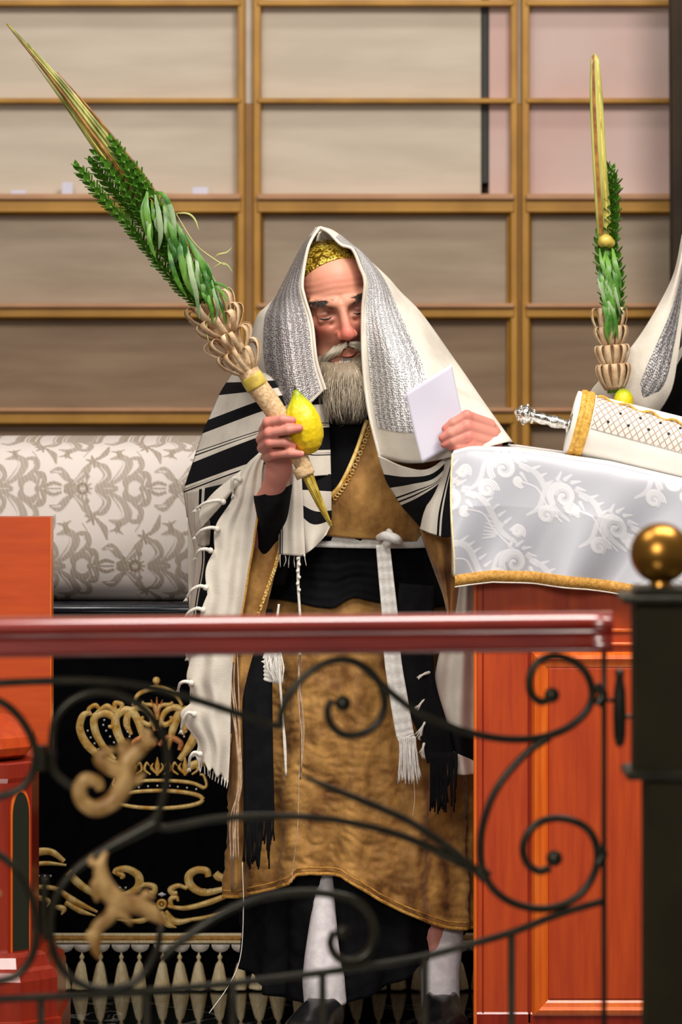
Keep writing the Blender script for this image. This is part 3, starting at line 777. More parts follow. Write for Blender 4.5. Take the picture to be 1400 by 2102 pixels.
Vc[:, :, 1] -= .0006 * mj
j0 = np.array(srgb(178, 178, 186)[:3]); j1 = np.array(srgb(224, 222, 224)[:3])
cj = j0 * (1 - mj[..., None]) + j1 * mj[..., None]
cl = root('lectern_cloth', (.5, -.27, 1.18), 'white jacquard cloth with ochre braid hanging over the lectern', 'cloth')
o = mk('cloth', Vc.reshape(-1, 3), grid_faces(nv, nu), M['jacquard'], cl, col=cj.reshape(-1, 3)); solid(o, .002)
# top of the cloth and left drop
nt_ = 14
Vt = np.zeros((nt_, nu, 3)); 
for i, px in enumerate(PXc):
    zt = float(topz(lx(px))) + .003
    zt2 = zt if px > 960 else zt - (960 - px) / 31 * .006
    for j in range(nt_):
        f = j / (nt_ - 1)
        Vt[j, i] = Vc[0, i] + np.array([0.02 * f, (.335) * f, 0]) + np.array([0, 0, .004 * math.sin(min(1, f * 6) * math.pi / 2)])
o = mk('cloth_top', Vt.reshape(-1, 3), grid_faces(nt_, nu), M['jacquard'], cl, col=np.tile(np.array(srgb(236, 234, 234)[:3]), (nt_ * nu, 1))); solid(o, .002)
Vs = np.zeros((20, 12, 3))
for j in range(20):
    k = int(j / 19 * (nv - 1))
    for i in range(12):
        f = i / 11; e = Vc[k, 0]
        Vs[j, i] = e + np.array([.010 * f - .006 * math.sin(f * 6) * j / 19, .31 * f, 0])
o = mk('cloth_side', Vs.reshape(-1, 3), grid_faces(20, 12), M['jacquard'], cl, col=np.tile(j1, (240, 1))); solid(o, .002)
br = []
for i in range(0, nu, 3): br.append(Vc[-1, i])
V = []
for p in br:
    for (dy, dz) in ((.002, .004), (-.004, .002), (-.006, -.008), (-.004, -.017), (.002, -.019)): V.append((p[0], p[1] + dy, p[2] + dz))
mk('braid', V, grid_faces(len(br), 5), M['ochre_braid'], cl)
mk('braid_edge', *tube([(p[0], p[1] - .002, p[2] - .020) for p in br], .0016, 6, len(br)), M['ivory'], cl)
mk('side_braid', *tube([Vc[int(k), 0] + np.array([-.001, -.002, 0]) for k in np.linspace(0, nv - 1, 14)], .0022, 6, 40), M['silk'], cl)

# ================================================================== TORAH SCROLL
to = root('torah_scroll', P(1300, 960, -.27), 'scroll in a white mantle with gold braid and silver handle on lectern cloth', 'torah scroll')
YT = -.27
Ax = P(1172, 866, YT); Bx = P(1540, 958, YT); ax = (Bx - Ax).normalized()
def roll(t0, t1, r, nn=44, nl=24, bul=0):
    up = Vector((0, -1, 0)); b2 = ax.cross(up).normalized(); V = []; uv = []
    L = (Bx - Ax).length
    for k in range(nl):
        t = t0 + (t1 - t0) * k / (nl - 1)
        for j in range(nn):
            a = 2 * math.pi * j / nn
            rr = r * (1 + .03 * math.cos(2 * a))
            V.append(Ax + ax * L * t + (up * math.cos(a) + b2 * math.sin(a)) * rr); uv.append((t, j / nn))
    return V, uv, b2
r = S(68, YT)
V, uv, b2 = roll(0.0, 1, r); Fc = grid_faces(24, 44, True).tolist() + [tuple(range(43, -1, -1))]
mk('mantle', V, Fc, M['mantle'], to, uv=uv)
for (tc, wd_) in ((.055, .019),):
    prof = [(-1, .0), (-.9, .004), (-.3, .0055), (-.25, .004), (.25, .004), (.3, .0055), (.9, .004), (1, 0)]
    L = (Bx - Ax).length; V = []
    up = Vector((0, -1, 0))
    for s, h in prof:
        for j in range(44):
            a = 2 * math.pi * j / 44; rr = r * (1 + .03 * math.cos(2 * a)) + h
            V.append(Ax + ax * (L * tc + S(14) * s) + (up * math.cos(a) + b2 * math.sin(a)) * rr)
    mk('gold_braid', V, grid_faces(len(prof), 44, True), M['yellow_braid'], to)
# lattice brocade field on the upper front of the mantle
V = []; uv = []; nl, na = 30, 16
for k in range(nl):
    t = .10 + .8 * k / (nl - 1)
    for j in range(na):
        lo, hi = -.02 - .10 * t, 1.25 - .75 * t
        a = -(lo + (hi - lo) * j / (na - 1)) ; rr = r * (1 + .03 * math.cos(2 * a)) + .0015
        V.append(Ax + ax * (L * t) + (up * math.cos(a) + b2 * math.sin(a)) * rr); uv.append((t, -a * .45))
sgn = 1 if (b2.z < 0) else -1
if sgn < 0:
    V = []; uv = []
    for k in range(nl):
        t = .10 + .8 * k / (nl - 1)
        for j in range(na):
            lo, hi = -.02 - .10 * t, 1.25 - .75 * t
            a = (lo + (hi - lo) * j / (na - 1)); rr = r * (1 + .03 * math.cos(2 * a)) + .0015
            V.append(Ax + ax * (L * t) + (up * math.cos(a) + b2 * math.sin(a)) * rr); uv.append((t, a * .45))
mk('lattice_panel', V, grid_faces(nl, na), M['lattice'], to, uv=uv)
edge = [V[k * na + na - 1] for k in range(nl)]
wav = [Vector(e) + Vector((0, -.002, .004 * math.sin(k * 1.3))) for k, e in enumerate(edge)]
mk('gold_cord', *tube(wav, .003, 6, 80), M['yellow_braid'], to)
for k in range(10):
    e = Vector(V[(3 + k * 2) * na + 4 + (k * 5) % 9]); mk('stud', *ball(e, .003, 8), M['eye'], to)
# silver handle
HA = P(1168, 873, YT); HB = P(1056, 845, YT)
pr = [(0, .016), (.02, .017), (.04, .009), (.12, .0095), (.2, .012), (.3, .013), (.38, .009), (.42, .011), (.5, .012), (.62, .009), (.66, .013), (.69, .009), (.74, .016), (.8, .019), (.86, .017), (.9, .010), (.93, .012), (.96, .008), (1, .002)]
v, f = lathe(HA, HB, pr, 20)
mk('silver_handle', v, f, M['silver'], to, label='ornate silver handle')
nb = []
d = (HB - HA); s_ = d.normalized().orthogonal().normalized(); c_ = d.normalized().cross(s_)
for tq, rq in ((.8, .018), (.9, .012), (.66, .011)):
    for j in range(8):
        a = j * math.pi / 4; nb.append(ball(HA + d * tq + (s_ * math.cos(a) + c_ * math.sin(a)) * rq, .0042, 8))
mk('handle_crown', *join(nb), M['silver'], to)
v, f = lathe(P(1184, 868, YT) , P(1170, 864.5, YT), [(0, .02), (.4, .026), (1, .014)], 20)
mk('end_disc', v, f, M['silver'], to)

# ================================================================== LULAV BUNDLES
def leafmesh(L, W, curl=.25, seg=5):
    V = []; 
    for k in range(seg + 1):
        t = k / seg; w_ = W * math.sin(math.pi * min(1, .08 + .92 * t)) ** .8 * .5 if k < seg else 0.0002
        z = L * t; y = -curl * L * t * t
        V += [(-w_, y, z), (0, y + W * .18, z), (w_, y, z)]
    return V, grid_faces(seg + 1, 3).tolist()
def meshdata(name, V, Fc, mat):
    me = bpy.data.meshes.new(name); me.from_pydata([tuple(p) for p in V], [], [tuple(q) for q in Fc]); me.materials.append(mat)
    me.polygons.foreach_set('use_smooth', [True] * len(me.polygons)); return me
def frame(pos, zdir, ydir):
    z = Vector(zdir).normalized(); y = Vector(ydir); y = (y - z * y.dot(z)).normalized(); x = y.cross(z)
    return Matrix.Translation(pos) @ Matrix((x, y, z)).transposed().to_4x4()
leafM = meshdata('leaf', *leafmesh(.022, .0125, .12), M['myrtle'])
def sprig(parent, pts, sc=1.0, step=.0085):
    pts = list(pts)[::-1]
    st = mk('myrtle_sprig', *tube(pts, [.0018, .0010], 6, 20), M['tendril'], parent)
    C = crom([list(p) for p in pts], 60); L = np.concatenate([[0], np.cumsum(np.linalg.norm(np.diff(C, axis=0), axis=1))])
    n = int(L[-1] / step)
    for k in range(n):
        s = L[-1] * (k + .5) / n; p = Vector([np.interp(s, L, C[:, q]) for q in range(3)]); p2 = Vector([np.interp(min(s + .01, L[-1]), L, C[:, q]) for q in range(3)])
        t = (p2 - p).normalized() if (p2 - p).length > 1e-6 else (Vector(C[-1]) - Vector(C[-3])).normalized()
        a0 = k * 1.05
        o1 = t.orthogonal().normalized(); o2 = t.cross(o1)
        for j in range(3):
            a = a0 + j * 2.094
            out = o1 * math.cos(a) + o2 * math.sin(a)
            z = t * .82 + out * (.62 if k < n - 2 else .25); q = sc * (.9 + .3 * rnd.random()) * (1 if k < n - 2 else .75)
            inst('leaf', leafM, frame(p, z, -out) @ Matrix.Diagonal((q, q, q, 1)), st)
    return st
def wleaf(parent, pts, wid, mat, face=(0, -1, 0)):
    C = crom([list(p) for p in pts], 9); T = np.gradient(C, axis=0); V = []
    for k in range(9):
        t = Vector(T[k]).normalized(); s = t.cross(Vector(face)).normalized(); n_ = s.cross(t)
        w_ = wid * math.sin(math.pi * (.06 + .92 * k / 8)) ** .7
        V += [Vector(C[k]) - s * w_, Vector(C[k]) + n_ * w_ * .35, Vector(C[k]) + s * w_]
    return mk('willow_leaf', V, grid_faces(9, 3), M[mat], parent)
def straw_loop(parent, base, axd, out, L, W, bulge, name='straw_loop'):
    """ribbon rising along axd from base, bulging outwards, and curling back"""
    base = Vector(base); axd = Vector(axd).normalized(); out = Vector(out).normalized(); side = axd.cross(out).normalized()
    pts = [(0, 0), (.3 * L, .55 * bulge), (.7 * L, bulge), (.98 * L, .95 * bulge), (1.03 * L, .55 * bulge), (.85 * L, .3 * bulge), (.55 * L, .15 * bulge), (.2 * L, -.02 * bulge)]
    C = crom([(a, b_, 0) for a, b_ in pts], 16); V = []
    for a, b_, _ in C:
        p = base + axd * a + out * b_
        V += [p - side * W, p + out * .0006 + side * 0, p + side * W]
    o = mk(name, V, grid_faces(16, 3), M['straw'], parent); solid(o, .0012)
    return o

# --- first lulav, in the man's hand
YLu = -.315
lu = root('lulav', P(560, 830, YLu), 'long tilted palm bundle with myrtle and willow in the raised hand of the bearded man', 'lulav')
spine_pts = [(8, 42, -.33), (70, 112, -.33), (140, 192, -.33), (220, 300, -.33), (300, 412, -.325), (370, 530, -.32), (440, 640, -.318), (520, 775, YLu), (586, 880, YLu), (628, 972, YLu), (655, 1028, YLu), (679, 1079, YLu)]
# palm blades
tip = (8, 42)
for k in range(17):
    o_ = (k - 8) / 8.0
    endx = rnd.uniform(-.15, .15)
    fr = rnd.uniform(0, .10) if abs(o_) < .6 else rnd.uniform(.08, .42)
    pts = []
    for t in np.linspace(fr, 1, 6):
        cx = np.interp(t, [0, .12, .28, .5, .72, 1], [8, 68, 140, 222, 305, 420]); cy = np.interp(t, [0, .12, .28, .5, .72, 1], [42, 108, 196, 305, 418, 610])
        hw = np.interp(t, [0, .12, .3, .5, .72, 1], [3, 10, 17, 23, 26, 10])
        nx, ny = .83, -.55
        pts.append(P(cx + nx * hw * o_, cy + ny * hw * o_, -.33 - .010 * math.cos(o_ * 1.5) * np.interp(t, [0, .5, 1], [.2, 1, 1]) - .002 * (k % 3)))
    mat = 'palm_red' if k in (5, 16) else ('spine' if k in (7, 2) else 'palm')
    V, Fc = tube(pts, [.0007, .0026, .0034, .0036, .0034, .0025], 6, 30, flat=.5)
    mk('palm_blade', V, Fc, M[mat], lu)
# bound holder (woven reed sleeve) and pointed end
mk('reed_sleeve', *tube([P(498, 742, YLu), P(521, 782, YLu), P(560, 836, YLu), P(590, 888, YLu), P(614, 938, YLu), P(632, 976, YLu)], [.0215, .0215, .021, .0195, .0175, .0155], 18, 40), M['reed'], lu, label='pale woven reed sleeve')
mk('leaf_band', *tube([P(515, 772, YLu), P(521, 782, YLu), P(529, 796, YLu)], [.0225, .0232, .0225], 18, 8), M['spine'], lu, label='yellow green leaf band')
mk('lower_spine', *tube([P(626, 962, YLu), P(640, 996, YLu), P(660, 1040, YLu), P(680, 1080, YLu)], [.013, .0105, .0075, .003], 8, 14), M['spine'], lu, label='yellow pointed palm stem')
for dx in (-5, 1, 6):
    mk('stem_ridge', *tube([P(628 + dx, 968, YLu - .010), P(644 + dx * .8, 1004, YLu - .009), P(664 + dx * .4, 1048, YLu - .006), P(678, 1074, YLu - .003)], .0016, 5, 10), M['spine'], lu)
mk('reed_cuff', *tube([P(616, 958, YLu), P(626, 978, YLu)], [.0178, .0172], 16, 4), M['reed'], lu)
mk('stem_core', *tube([P(400, 590, YLu), P(440, 650, YLu), P(520, 780, YLu)], [.012, .016, .017], 12, 14), M['spine'], lu)
mk('upper_binding', *tube([P(428, 622, YLu), P(446, 652, YLu)], [.019, .021], 14, 6), M['spine'], lu)
axl = (P(410, 590, YLu) - P(520, 780, YLu)).normalized()
o1 = Vector((0, -1, 0)); o2 = axl.cross(o1).normalized()
tiers = [((512, 766), 12, .050, .0052, .028, .014), ((492, 732), 12, .046, .0052, .036, .013), ((470, 694), 10, .050, .0070, .030, .013), ((462, 680), 8, .066, .0085, .027, .011)]
for ti, ((bx, by), n, L, W, bul, rr) in enumerate(tiers):
    b0 = P(bx, by, YLu)
    for j in range(n):
        a = 2 * math.pi * (j + .5 * (ti % 2)) / n + rnd.uniform(-.12, .12)
        out = o1 * math.cos(a) + o2 * math.sin(a)
        straw_loop(lu, b0 + out * rr, axl + out * (.05 + .12 * (ti > 1)), out, L * rnd.uniform(.85, 1.15), W, bul * rnd.uniform(.85, 1.2))
V = []
for k in range(10):
    t = k / 9
    for j in range(13):
        a = -1.25 + 2.5 * j / 12
        rr = .016 + .012 * t + .0006 * (j % 2)
        V.append(P(478 - 38 * t, 712 - 62 * t, YLu) + (o1 * math.cos(a) + o2 * math.sin(a)) * rr)
o = mk('straw_sheath', V, grid_faces(10, 13), M['straw'], lu, smooth=False); solid(o, .0015)
# straw core between tiers
mk('straw_core', *tube([P(470, 694, YLu), P(512, 766, YLu), P(517, 775, YLu)], [.019, .021, .0215], 16, 10), M['straw'], lu)
# myrtle
def pz(l): return [P(*q) for q in l]
for pts in ([(158, 342, -.335), (205, 400, -.34), (270, 470, -.34), (330, 545, -.335), (410, 632, -.32)],
            [(196, 314, -.33), (235, 360, -.345), (290, 440, -.345), (350, 530, -.34), (420, 630, -.32)],
            [(186, 330, -.31), (240, 400, -.32), (310, 480, -.32), (380, 570, -.32), (425, 630, -.31)],
            [(228, 286, -.345), (262, 345, -.352), (305, 430, -.35), (365, 530, -.345), (430, 632, -.32)],
            [(262, 330, -.34), (310, 400, -.35), (350, 470, -.35), (400, 560, -.34), (436, 625, -.32)]):
    sprig(lu, pz(pts))
# willow branches & leaves
for pts, r_ in (([(300, 395, -.355), (350, 470, -.36), (400, 550, -.355), (440, 640, -.33)], .002), ([(345, 430, -.35), (395, 520, -.36), (430, 590, -.355), (452, 640, -.33)], .0018),
                ([(362, 440, -.335), (400, 500, -.34), (440, 532, -.34), (462, 545, -.34)], .0011), ([(330, 420, -.34), (380, 500, -.35), (440, 575, -.345), (470, 640, -.33)], .0014)):
    mk('willow_stem', *tube(pz(pts), [r_, r_ * 1.4], 6, 20), M['palm_red'] if r_ > .0015 else M['tendril'], lu)
WL = [([(302, 392, -.36), (300, 430, -.38), (308, 470, -.375), (312, 500, -.365)], 10, 'willow'), ([(318, 400, -.36), (326, 440, -.385), (330, 480, -.38), (326, 512, -.37)], 9, 'willow_pale'),
      ([(330, 410, -.36), (345, 418, -.385), (356, 450, -.385), (362, 520, -.375)], 9, 'willow_pale'), ([(338, 420, -.36), (352, 470, -.385), (364, 510, -.38), (372, 540, -.37)], 9, 'willow'),
      ([(350, 440, -.36), (372, 480, -.38), (380, 510, -.38), (378, 540, -.37)], 8, 'willow'), ([(372, 470, -.36), (370, 520, -.385), (384, 580, -.38), (402, 612, -.37)], 10, 'willow'),
      ([(384, 505, -.37), (392, 560, -.39), (402, 600, -.385), (410, 655, -.37)], 9, 'willow_pale'), ([(380, 480, -.35), (402, 520, -.37), (420, 560, -.37), (432, 590, -.36)], 9, 'willow'),
      ([(392, 498, -.35), (412, 530, -.365), (428, 556, -.365), (440, 590, -.36)], 7, 'willow'), ([(405, 560, -.355), (420, 590, -.37), (428, 615, -.37), (430, 640, -.36)], 7, 'willow'),
      ([(360, 438, -.34), (385, 438, -.345), (400, 450, -.345), (408, 472, -.345)], 3, 'tendril'), ([(440, 530, -.34), (448, 522, -.345), (465, 518, -.345), (476, 508, -.345)], 2.2, 'tendril'),
      ([(440, 548, -.34), (455, 540, -.345), (468, 545, -.345), (478, 560, -.345)], 2.2, 'tendril'), ([(425, 540, -.34), (432, 560, -.345), (434, 575, -.345), (430, 595, -.345)], 4, 'willow'),
      ([(440, 590, -.35), (452, 620, -.365), (458, 640, -.365), (464, 668, -.36)], 5, 'myrtle'), ([(430, 575, -.35), (445, 590, -.36), (455, 600, -.36), (468, 618, -.36)], 6, 'willow'),
      ([(420, 570, -.35), (440, 580, -.36), (458, 586, -.36), (474, 600, -.355)], 5, 'willow'), ([(318, 395, -.36), (335, 400, -.385), (352, 430, -.385), (352, 470, -.38)], 8, 'willow'),
      ([(345, 500, -.365), (352, 540, -.385), (366, 580, -.38), (384, 610, -.37)], 8, 'myrtle'), ([(310, 440, -.37), (305, 480, -.385), (312, 510, -.38), (320, 530, -.375)], 7, 'willow'),
      ([(432, 640, -.345), (425, 660, -.35), (424, 680, -.35), (428, 700, -.35)], 3, 'tendril'), ([(300, 400, -.365), (292, 430, -.375), (296, 460, -.375), (300, 480, -.37)], 7, 'willow')]
for k in range(26):
    t = rnd.random(); x = 308 + 120 * t + rnd.uniform(-14, 14); y = 400 + 190 * t + rnd.uniform(-12, 12); l = rnd.uniform(.7, 1.25)
    WL.append(([(x, y, -.362), (x + 4 * l, y + 24 * l, -.378), (x + rnd.uniform(4, 14), y + 50 * l, -.378), (x + rnd.uniform(6, 30), y + 78 * l, -.366)], rnd.uniform(4.5, 8), rnd.choice(['willow', 'willow', 'willow_pale', 'myrtle'])))
for pts, wd, mt in WL: wleaf(lu, pz(pts), S(wd) * .62, mt)

# --- etrog
et = root('etrog', P(620, 900, -.325), 'bumpy yellow citron held against the palm bundle', 'etrog')
EC = P(622, 866, -.318)
nv, nu = 70, 80
zz = np.linspace(0, 1, nv); r_prof = np.interp(zz, [0, .03, .10, .22, .38, .52, .65, .76, .85, .92, .96, 1], [0, .40, .68, .90, 1.0, .98, .86, .66, .42, .25, .20, .06])
V = np.zeros((nv, nu, 3))
Lh = .132; Rr = .036
for i in range(nv):
    for j in range(nu):
        a = 2 * math.pi * j / nu
        p = Vector((math.cos(a), math.sin(a), zz[i] * 3.2))
        b1 = mnoise.noise(Vector((p.x * 3.2, p.y * 3.2, p.z * 1.5)) * 1.2) + .5 * math.sin(a * 11 + 1.5 * math.sin(zz[i] * 8)) * (1 - zz[i])
        rr = Rr * r_prof[i] * (1 + .05 * b1 * (r_prof[i] > .3))
        V[i, j] = (rr * math.cos(a), rr * math.sin(a), (zz[i] - .5) * Lh)
Mx = Matrix.Translation(EC) @ Matrix.Rotation(math.radians(-13), 4, 'Y')
V = np.array([list(Mx @ Vector(p)) for p in V.reshape(-1, 3)])
mk('fruit', V, grid_faces(nv, nu, True).tolist() + [tuple(range(nu - 1, -1, -1)), tuple((nv - 1) * nu + j for j in range(nu))], M['citron'], et)
tp = Mx @ Vector((0, 0, Lh * .5))
mk('stem_tip', *tube([tp + Vector((0, 0, -.002)), tp + Vector((-.001, 0, .006))], [.0032, .0024], 8, 4), M['hair_dark'], et)

# --- white booklet
bk = root('booklet', P(890, 850, -.315), 'plain white booklet held in the hand above the lectern', 'booklet')
for dY, dd in ((0, 0), (.004, 1.2)):
    V, Fc, uvp = patch([[(832 + dd, 808 - dd, -.335 + dY), (880 + dd, 777 - dd, -.33 + dY), (926 + dd, 748 - dd, -.318 + dY)],
                        [(848 + dd, 880, -.334 + dY), (898 + dd, 855, -.325 + dY), (942 + dd, 826, -.318 + dY)],
                        [(866 + dd, 951, -.335 + dY), (912 + dd, 924, -.325 + dY), (960 + dd, 900, -.318 + dY)]], 20, 20)
    o = mk('cover' if dY == 0 else 'page', V, Fc, M['paper'], bk); solid(o, .0012)

# --- second lulav behind the scroll
lv = root('lulav', P(1262, 800, .12), 'upright palm bundle with woven straw rings behind the scroll at the right', 'lulav')
Y2 = .12
for k in range(7):
    o_ = (k - 3) / 3.0
    pts = [P(1220 + o_ * 6 + 1, 110 + abs(o_) * 10, Y2), P(1224 + o_ * 10, 200, Y2 - .005), P(1230 + o_ * 11, 320, Y2 - .006), P(1237 + o_ * 12, 420, Y2 - .006), P(1243 + o_ * 12, 505, Y2)]
    mk('palm_blade', *tube(pts, [.003, .004, .004, .0042, .004], 6, 24, flat=.7), M['palm_red'] if k in (1, 2) else (M['spine'] if k in (5,) else M['palm']), lv)
mk('knot', *tube([P(1234, 500, Y2 - .01), P(1244, 494, Y2 - .02), P(1256, 502, Y2 - .01)], [.010, .014, .010], 10, 12), M['spine'], lv)
mk('stem_core', *tube([P(1243, 495, Y2), P(1250, 620, Y2), P(1256, 740, Y2), P(1262, 806, Y2)], [.014, .014, .018, .016], 10, 12), M['myrtle'], lv)
for pts in ([(1258, 346, Y2), (1259, 400, Y2), (1256, 470, Y2), (1254, 540, Y2)], [(1247, 340, Y2 + .01), (1250, 420, Y2), (1250, 500, Y2)], [(1262, 360, Y2 + .01), (1262, 430, Y2), (1258, 520, Y2)],
            [(1228, 480, Y2), (1236, 560, Y2 - .02), (1246, 640, Y2 - .02)], [(1262, 500, Y2), (1272, 580, Y2 - .02), (1270, 660, Y2 - .02)]):
    sprig(lv, pz(pts), 1.0, .010)
for k in range(30):
    x = 1230 + rnd.random() * 34; y = 505 + rnd.random() * 110
    wleaf(lv, pz([(x, y, Y2 - .02), (x + rnd.uniform(-6, 8), y + 30, Y2 - .045), (x + rnd.uniform(-4, 16), y + 62, Y2 - .045), (x + rnd.uniform(0, 18), y + 92, Y2 - .035)]), S(3.8), rnd.choice(['willow', 'willow', 'willow_pale', 'myrtle']))
ax2 = (P(1250, 640, Y2) - P(1262, 800, Y2)).normalized(); q2 = ax2.cross(o1).normalized()
for ti, ((bx, by), n, L, W, bul, rr) in enumerate([((1262, 800), 12, .052, .0062, .016, .019), ((1259, 757), 12, .048, .006, .018, .018), ((1257, 716), 11, .046, .006, .018, .016), ((1254, 700), 9, .068, .005, .020, .016)]):
    b0 = P(bx, by, Y2)
    for j in range(n):
        a = 2 * math.pi * (j + .4 * ti) / n; out = o1 * math.cos(a) + q2 * math.sin(a)
        straw_loop(lv, b0 + out * rr, ax2 + out * .02, out, L, W, bul)
mk('straw_core', *tube([P(1256, 715, Y2), P(1262, 800, Y2)], [.016, .021], 14, 8), M['straw'], lv)
e2 = mk('etrog', *ball(P(1280, 826, .06), .021, 20, (1, 1, 1.4)), M['citron']); tagit(e2, 'green yellow citron just showing behind the scroll under the straw rings', 'etrog')

# ================================================================== LEFT WOODEN STAND AND PEDESTAL
Y3 = -.2
st = root('wooden_stand', P(-60, 1500, Y3), 'plain orange wooden stand with tall flat panel at the left edge', 'stand')
st.location.z = 0; st['_w'] = [st.location.x, Y3, 0]
a = P(-320, 1558, Y3); b_ = P(104, 1062, Y3)
mk('panel', *box(a.x, b_.x, Y3, Y3 + .06, a.z, b_.z, 0), M['cherry_h'], st, smooth=False)
mk('panel_edge', *box(b_.x - .002, b_.x + .0015, Y3 - .001, Y3 + .06, a.z, b_.z, .0008), M['cherry_light'], st, smooth=False)
a2 = P(-260, 1558, Y3); b3 = P(40, 1558, Y3)
mk('stem', *box(a2.x, b3.x, Y3 + .005, Y3 + .055, 0, a.z + .002, .004), M['mahogany'], st, smooth=False)
Y4 = -.62
pe = root('pedestal', P(-80, 2100, Y4), 'red mahogany octagonal pedestal cabinet with arched glass and domed top', 'pedestal')
pe.location.z = 0; pe['_w'] = [pe.location.x, pe.location.y, 0]
pcx = P(-80, 0, Y4).x; yc = Y4 + .14
def octa(rings, mat, name):
    V = []
    for (py, s, c) in rings:
        z = CZ - (py - HOR) * (Y4 + CD) / F if py < 9000 else 0
        s = S(s, Y4); c = S(c, Y4)
        for (x, y) in ((s - c, -s), (s, -(s - c)), (s, s - c), (s - c, s), (-(s - c), s), (-s, s - c), (-s, -(s - c)), (-(s - c), -s)):
            V.append((pcx + x, yc + y, z))
    Fc = []
    for k in range(len(rings) - 1):
        for j in range(8):
            j2 = (j + 1) % 8; Fc.append((k * 8 + j, k * 8 + j2, (k + 1) * 8 + j2, (k + 1) * 8 + j))
    Fc += [tuple(range(7, -1, -1)), tuple((len(rings) - 1) * 8 + j for j in range(8))]
    return mk(name, V, Fc, M[mat], pe, smooth=False)
octa([(1610, 140, 46), (1600, 142, 46), (1572, 142, 46), (1568, 138, 46)], 'mahogany', 'top_plate')
octa([(1566, 108, 46), (1556, 128, 50), (1540, 136, 56), (1520, 132, 56), (1500, 110, 50), (1486, 84, 40), (1474, 40, 16), (1470, 6, 2)], 'cherry', 'dome')
octa([(1990, 141, 46), (1610, 141, 46)], 'mahogany', 'column')
octa([(9999, 205, 72), (2092, 205, 72), (2090, 196, 70), (2010, 196, 70), (1992, 190, 68), (1986, 178, 62), (1964, 172, 58), (1956, 160, 50)], 'mahogany', 'base')
# arched glass on the chamfer face
s = S(141, Y4); c = S(46, Y4)
A0 = Vector((pcx + s - c, yc - s, 0)); B0 = Vector((pcx + s, yc - (s - c), 0))
nrm_ = Vector((1, -1, 0)).normalized()
def arch_face(w0, w1, ytop, ybot, d, mat, name):
    V = []
    for k in range(13):
        a = math.pi * k / 12; m_ = (w0 + w1) / 2; hw = (w1 - w0) / 2
        f = m_ - hw * math.cos(a); z = lz4(ytop) + (math.sin(a) - 1) * .045
        q = A0.lerp(B0, f) + nrm_ * d; V.append((q.x, q.y, z))
    for f in (w1, w0):
        q = A0.lerp(B0, f) + nrm_ * d; V.append((q.x, q.y, lz4(ybot)))
    o = mk(name, V, [tuple(range(15))], M[mat], pe, smooth=False); solid(o, .002); return o
def lz4(py): return CZ - (py - HOR) * (Y4 + CD) / F
arch_face(.1, .9, 1622, 1962, .0012, 'cherry_light', 'arch_frame'); arch_face(.17, .83, 1630, 1955, .003, 'glass', 'glass_pane')

# ================================================================== RAILING
def YR(px): return -2.78 + .12 * px / 1255
def PR(px, py, d=0): return P(px, py, YR(px) + d)
ra = root('railing', (PR(600, 0).x, -2.72, 0), 'black wrought iron scroll railing with glossy red wooden handrail in the foreground', 'railing')
prof = [(-.0, 0), (-.018, .0005), (-.029, .008), (-.0305, .016), (-.026, .0235), (-.017, .029), (-.015, .033), (-.019, .038), (-.0225, .044), (-.019, .0505), (-.010, .053), (0, .053)]
V = []; sts = np.linspace(-160, 1256, 30)
full = prof + [(-y, z) for y, z in prof[-2:0:-1]]
for k, px in enumerate(sts):
    t = P(px, 1275.5 - 11 * px / 1255 - 8, YR(px)); sc_ = 1.0
    for (y, z) in full: V.append((t.x, t.y + y * sc_, t.z - z * sc_))
nf = len(full)
mk('handrail', V, grid_faces(30, nf, True).tolist() + [tuple(range(nf)), tuple(29 * nf + j for j in range(nf))[::-1]], M['handrail'], ra, label='glossy red wooden handrail')
IR = S(8.2, -2.72)
def scroll(pts, r=1.0, name='scroll_bar', end=None, n=None, d=0):
    rr = [IR * q for q in r] if isinstance(r, (list, tuple)) else IR * r
    v, f = tube([PR(a, b_, d) for a, b_ in pts], rr, 10, n or len(pts) * 7)
    ps = [(v, f)]
    if end: ps.append(ball(PR(end[0], end[1], d), IR * end[2], 14, (1, .8, 1)))
    v, f = join(ps)
    return mk(name, v, f, M['iron'], ra)
scroll([(700, 1352), (735, 1362), (770, 1392), (810, 1428), (860, 1464), (930, 1494), (1000, 1512), (1060, 1518), (1115, 1513), (1165, 1494), (1202, 1462), (1216, 1425), (1205, 1385), (1178, 1358), (1140, 1347), (1106, 1358), (1088, 1388), (1090, 1422), (1108, 1440), (1128, 1436)], 1, end=(1133, 1427, 2.0))
scroll([(1128, 1514), (1090, 1538), (1050, 1578), (1018, 1622), (996, 1675), (986, 1730), (990, 1782), (1012, 1824), (1052, 1853), (1108, 1866), (1160, 1856), (1200, 1826), (1224, 1780), (1224, 1734), (1204, 1700), (1166, 1682), (1124, 1682), (1090, 1702), (1074, 1738), (1082, 1772), (1106, 1788), (1130, 1782)], 1, end=(1138, 1762, 2.1))
scroll([(980, 1788), (940, 1768), (880, 1738), (800, 1708), (700, 1685), (610, 1676), (520, 1676), (440, 1682), (370, 1695), (335, 1700), (322, 1690), (318, 1672)], [.9, 1.3, 1, .9, .9, .9, 1, 1, 1, 1, .8])
scroll([(322, 1688), (280, 1710), (220, 1742), (165, 1778), (128, 1818), (108, 1866), (104, 1920), (118, 1972), (150, 2010), (200, 2030), (254, 2026), (296, 1998), (322, 1950), (330, 1904)], [1.8, 1.5, 1.2, 1, 1, 1, 1, 1, 1, 1, 1, .8])
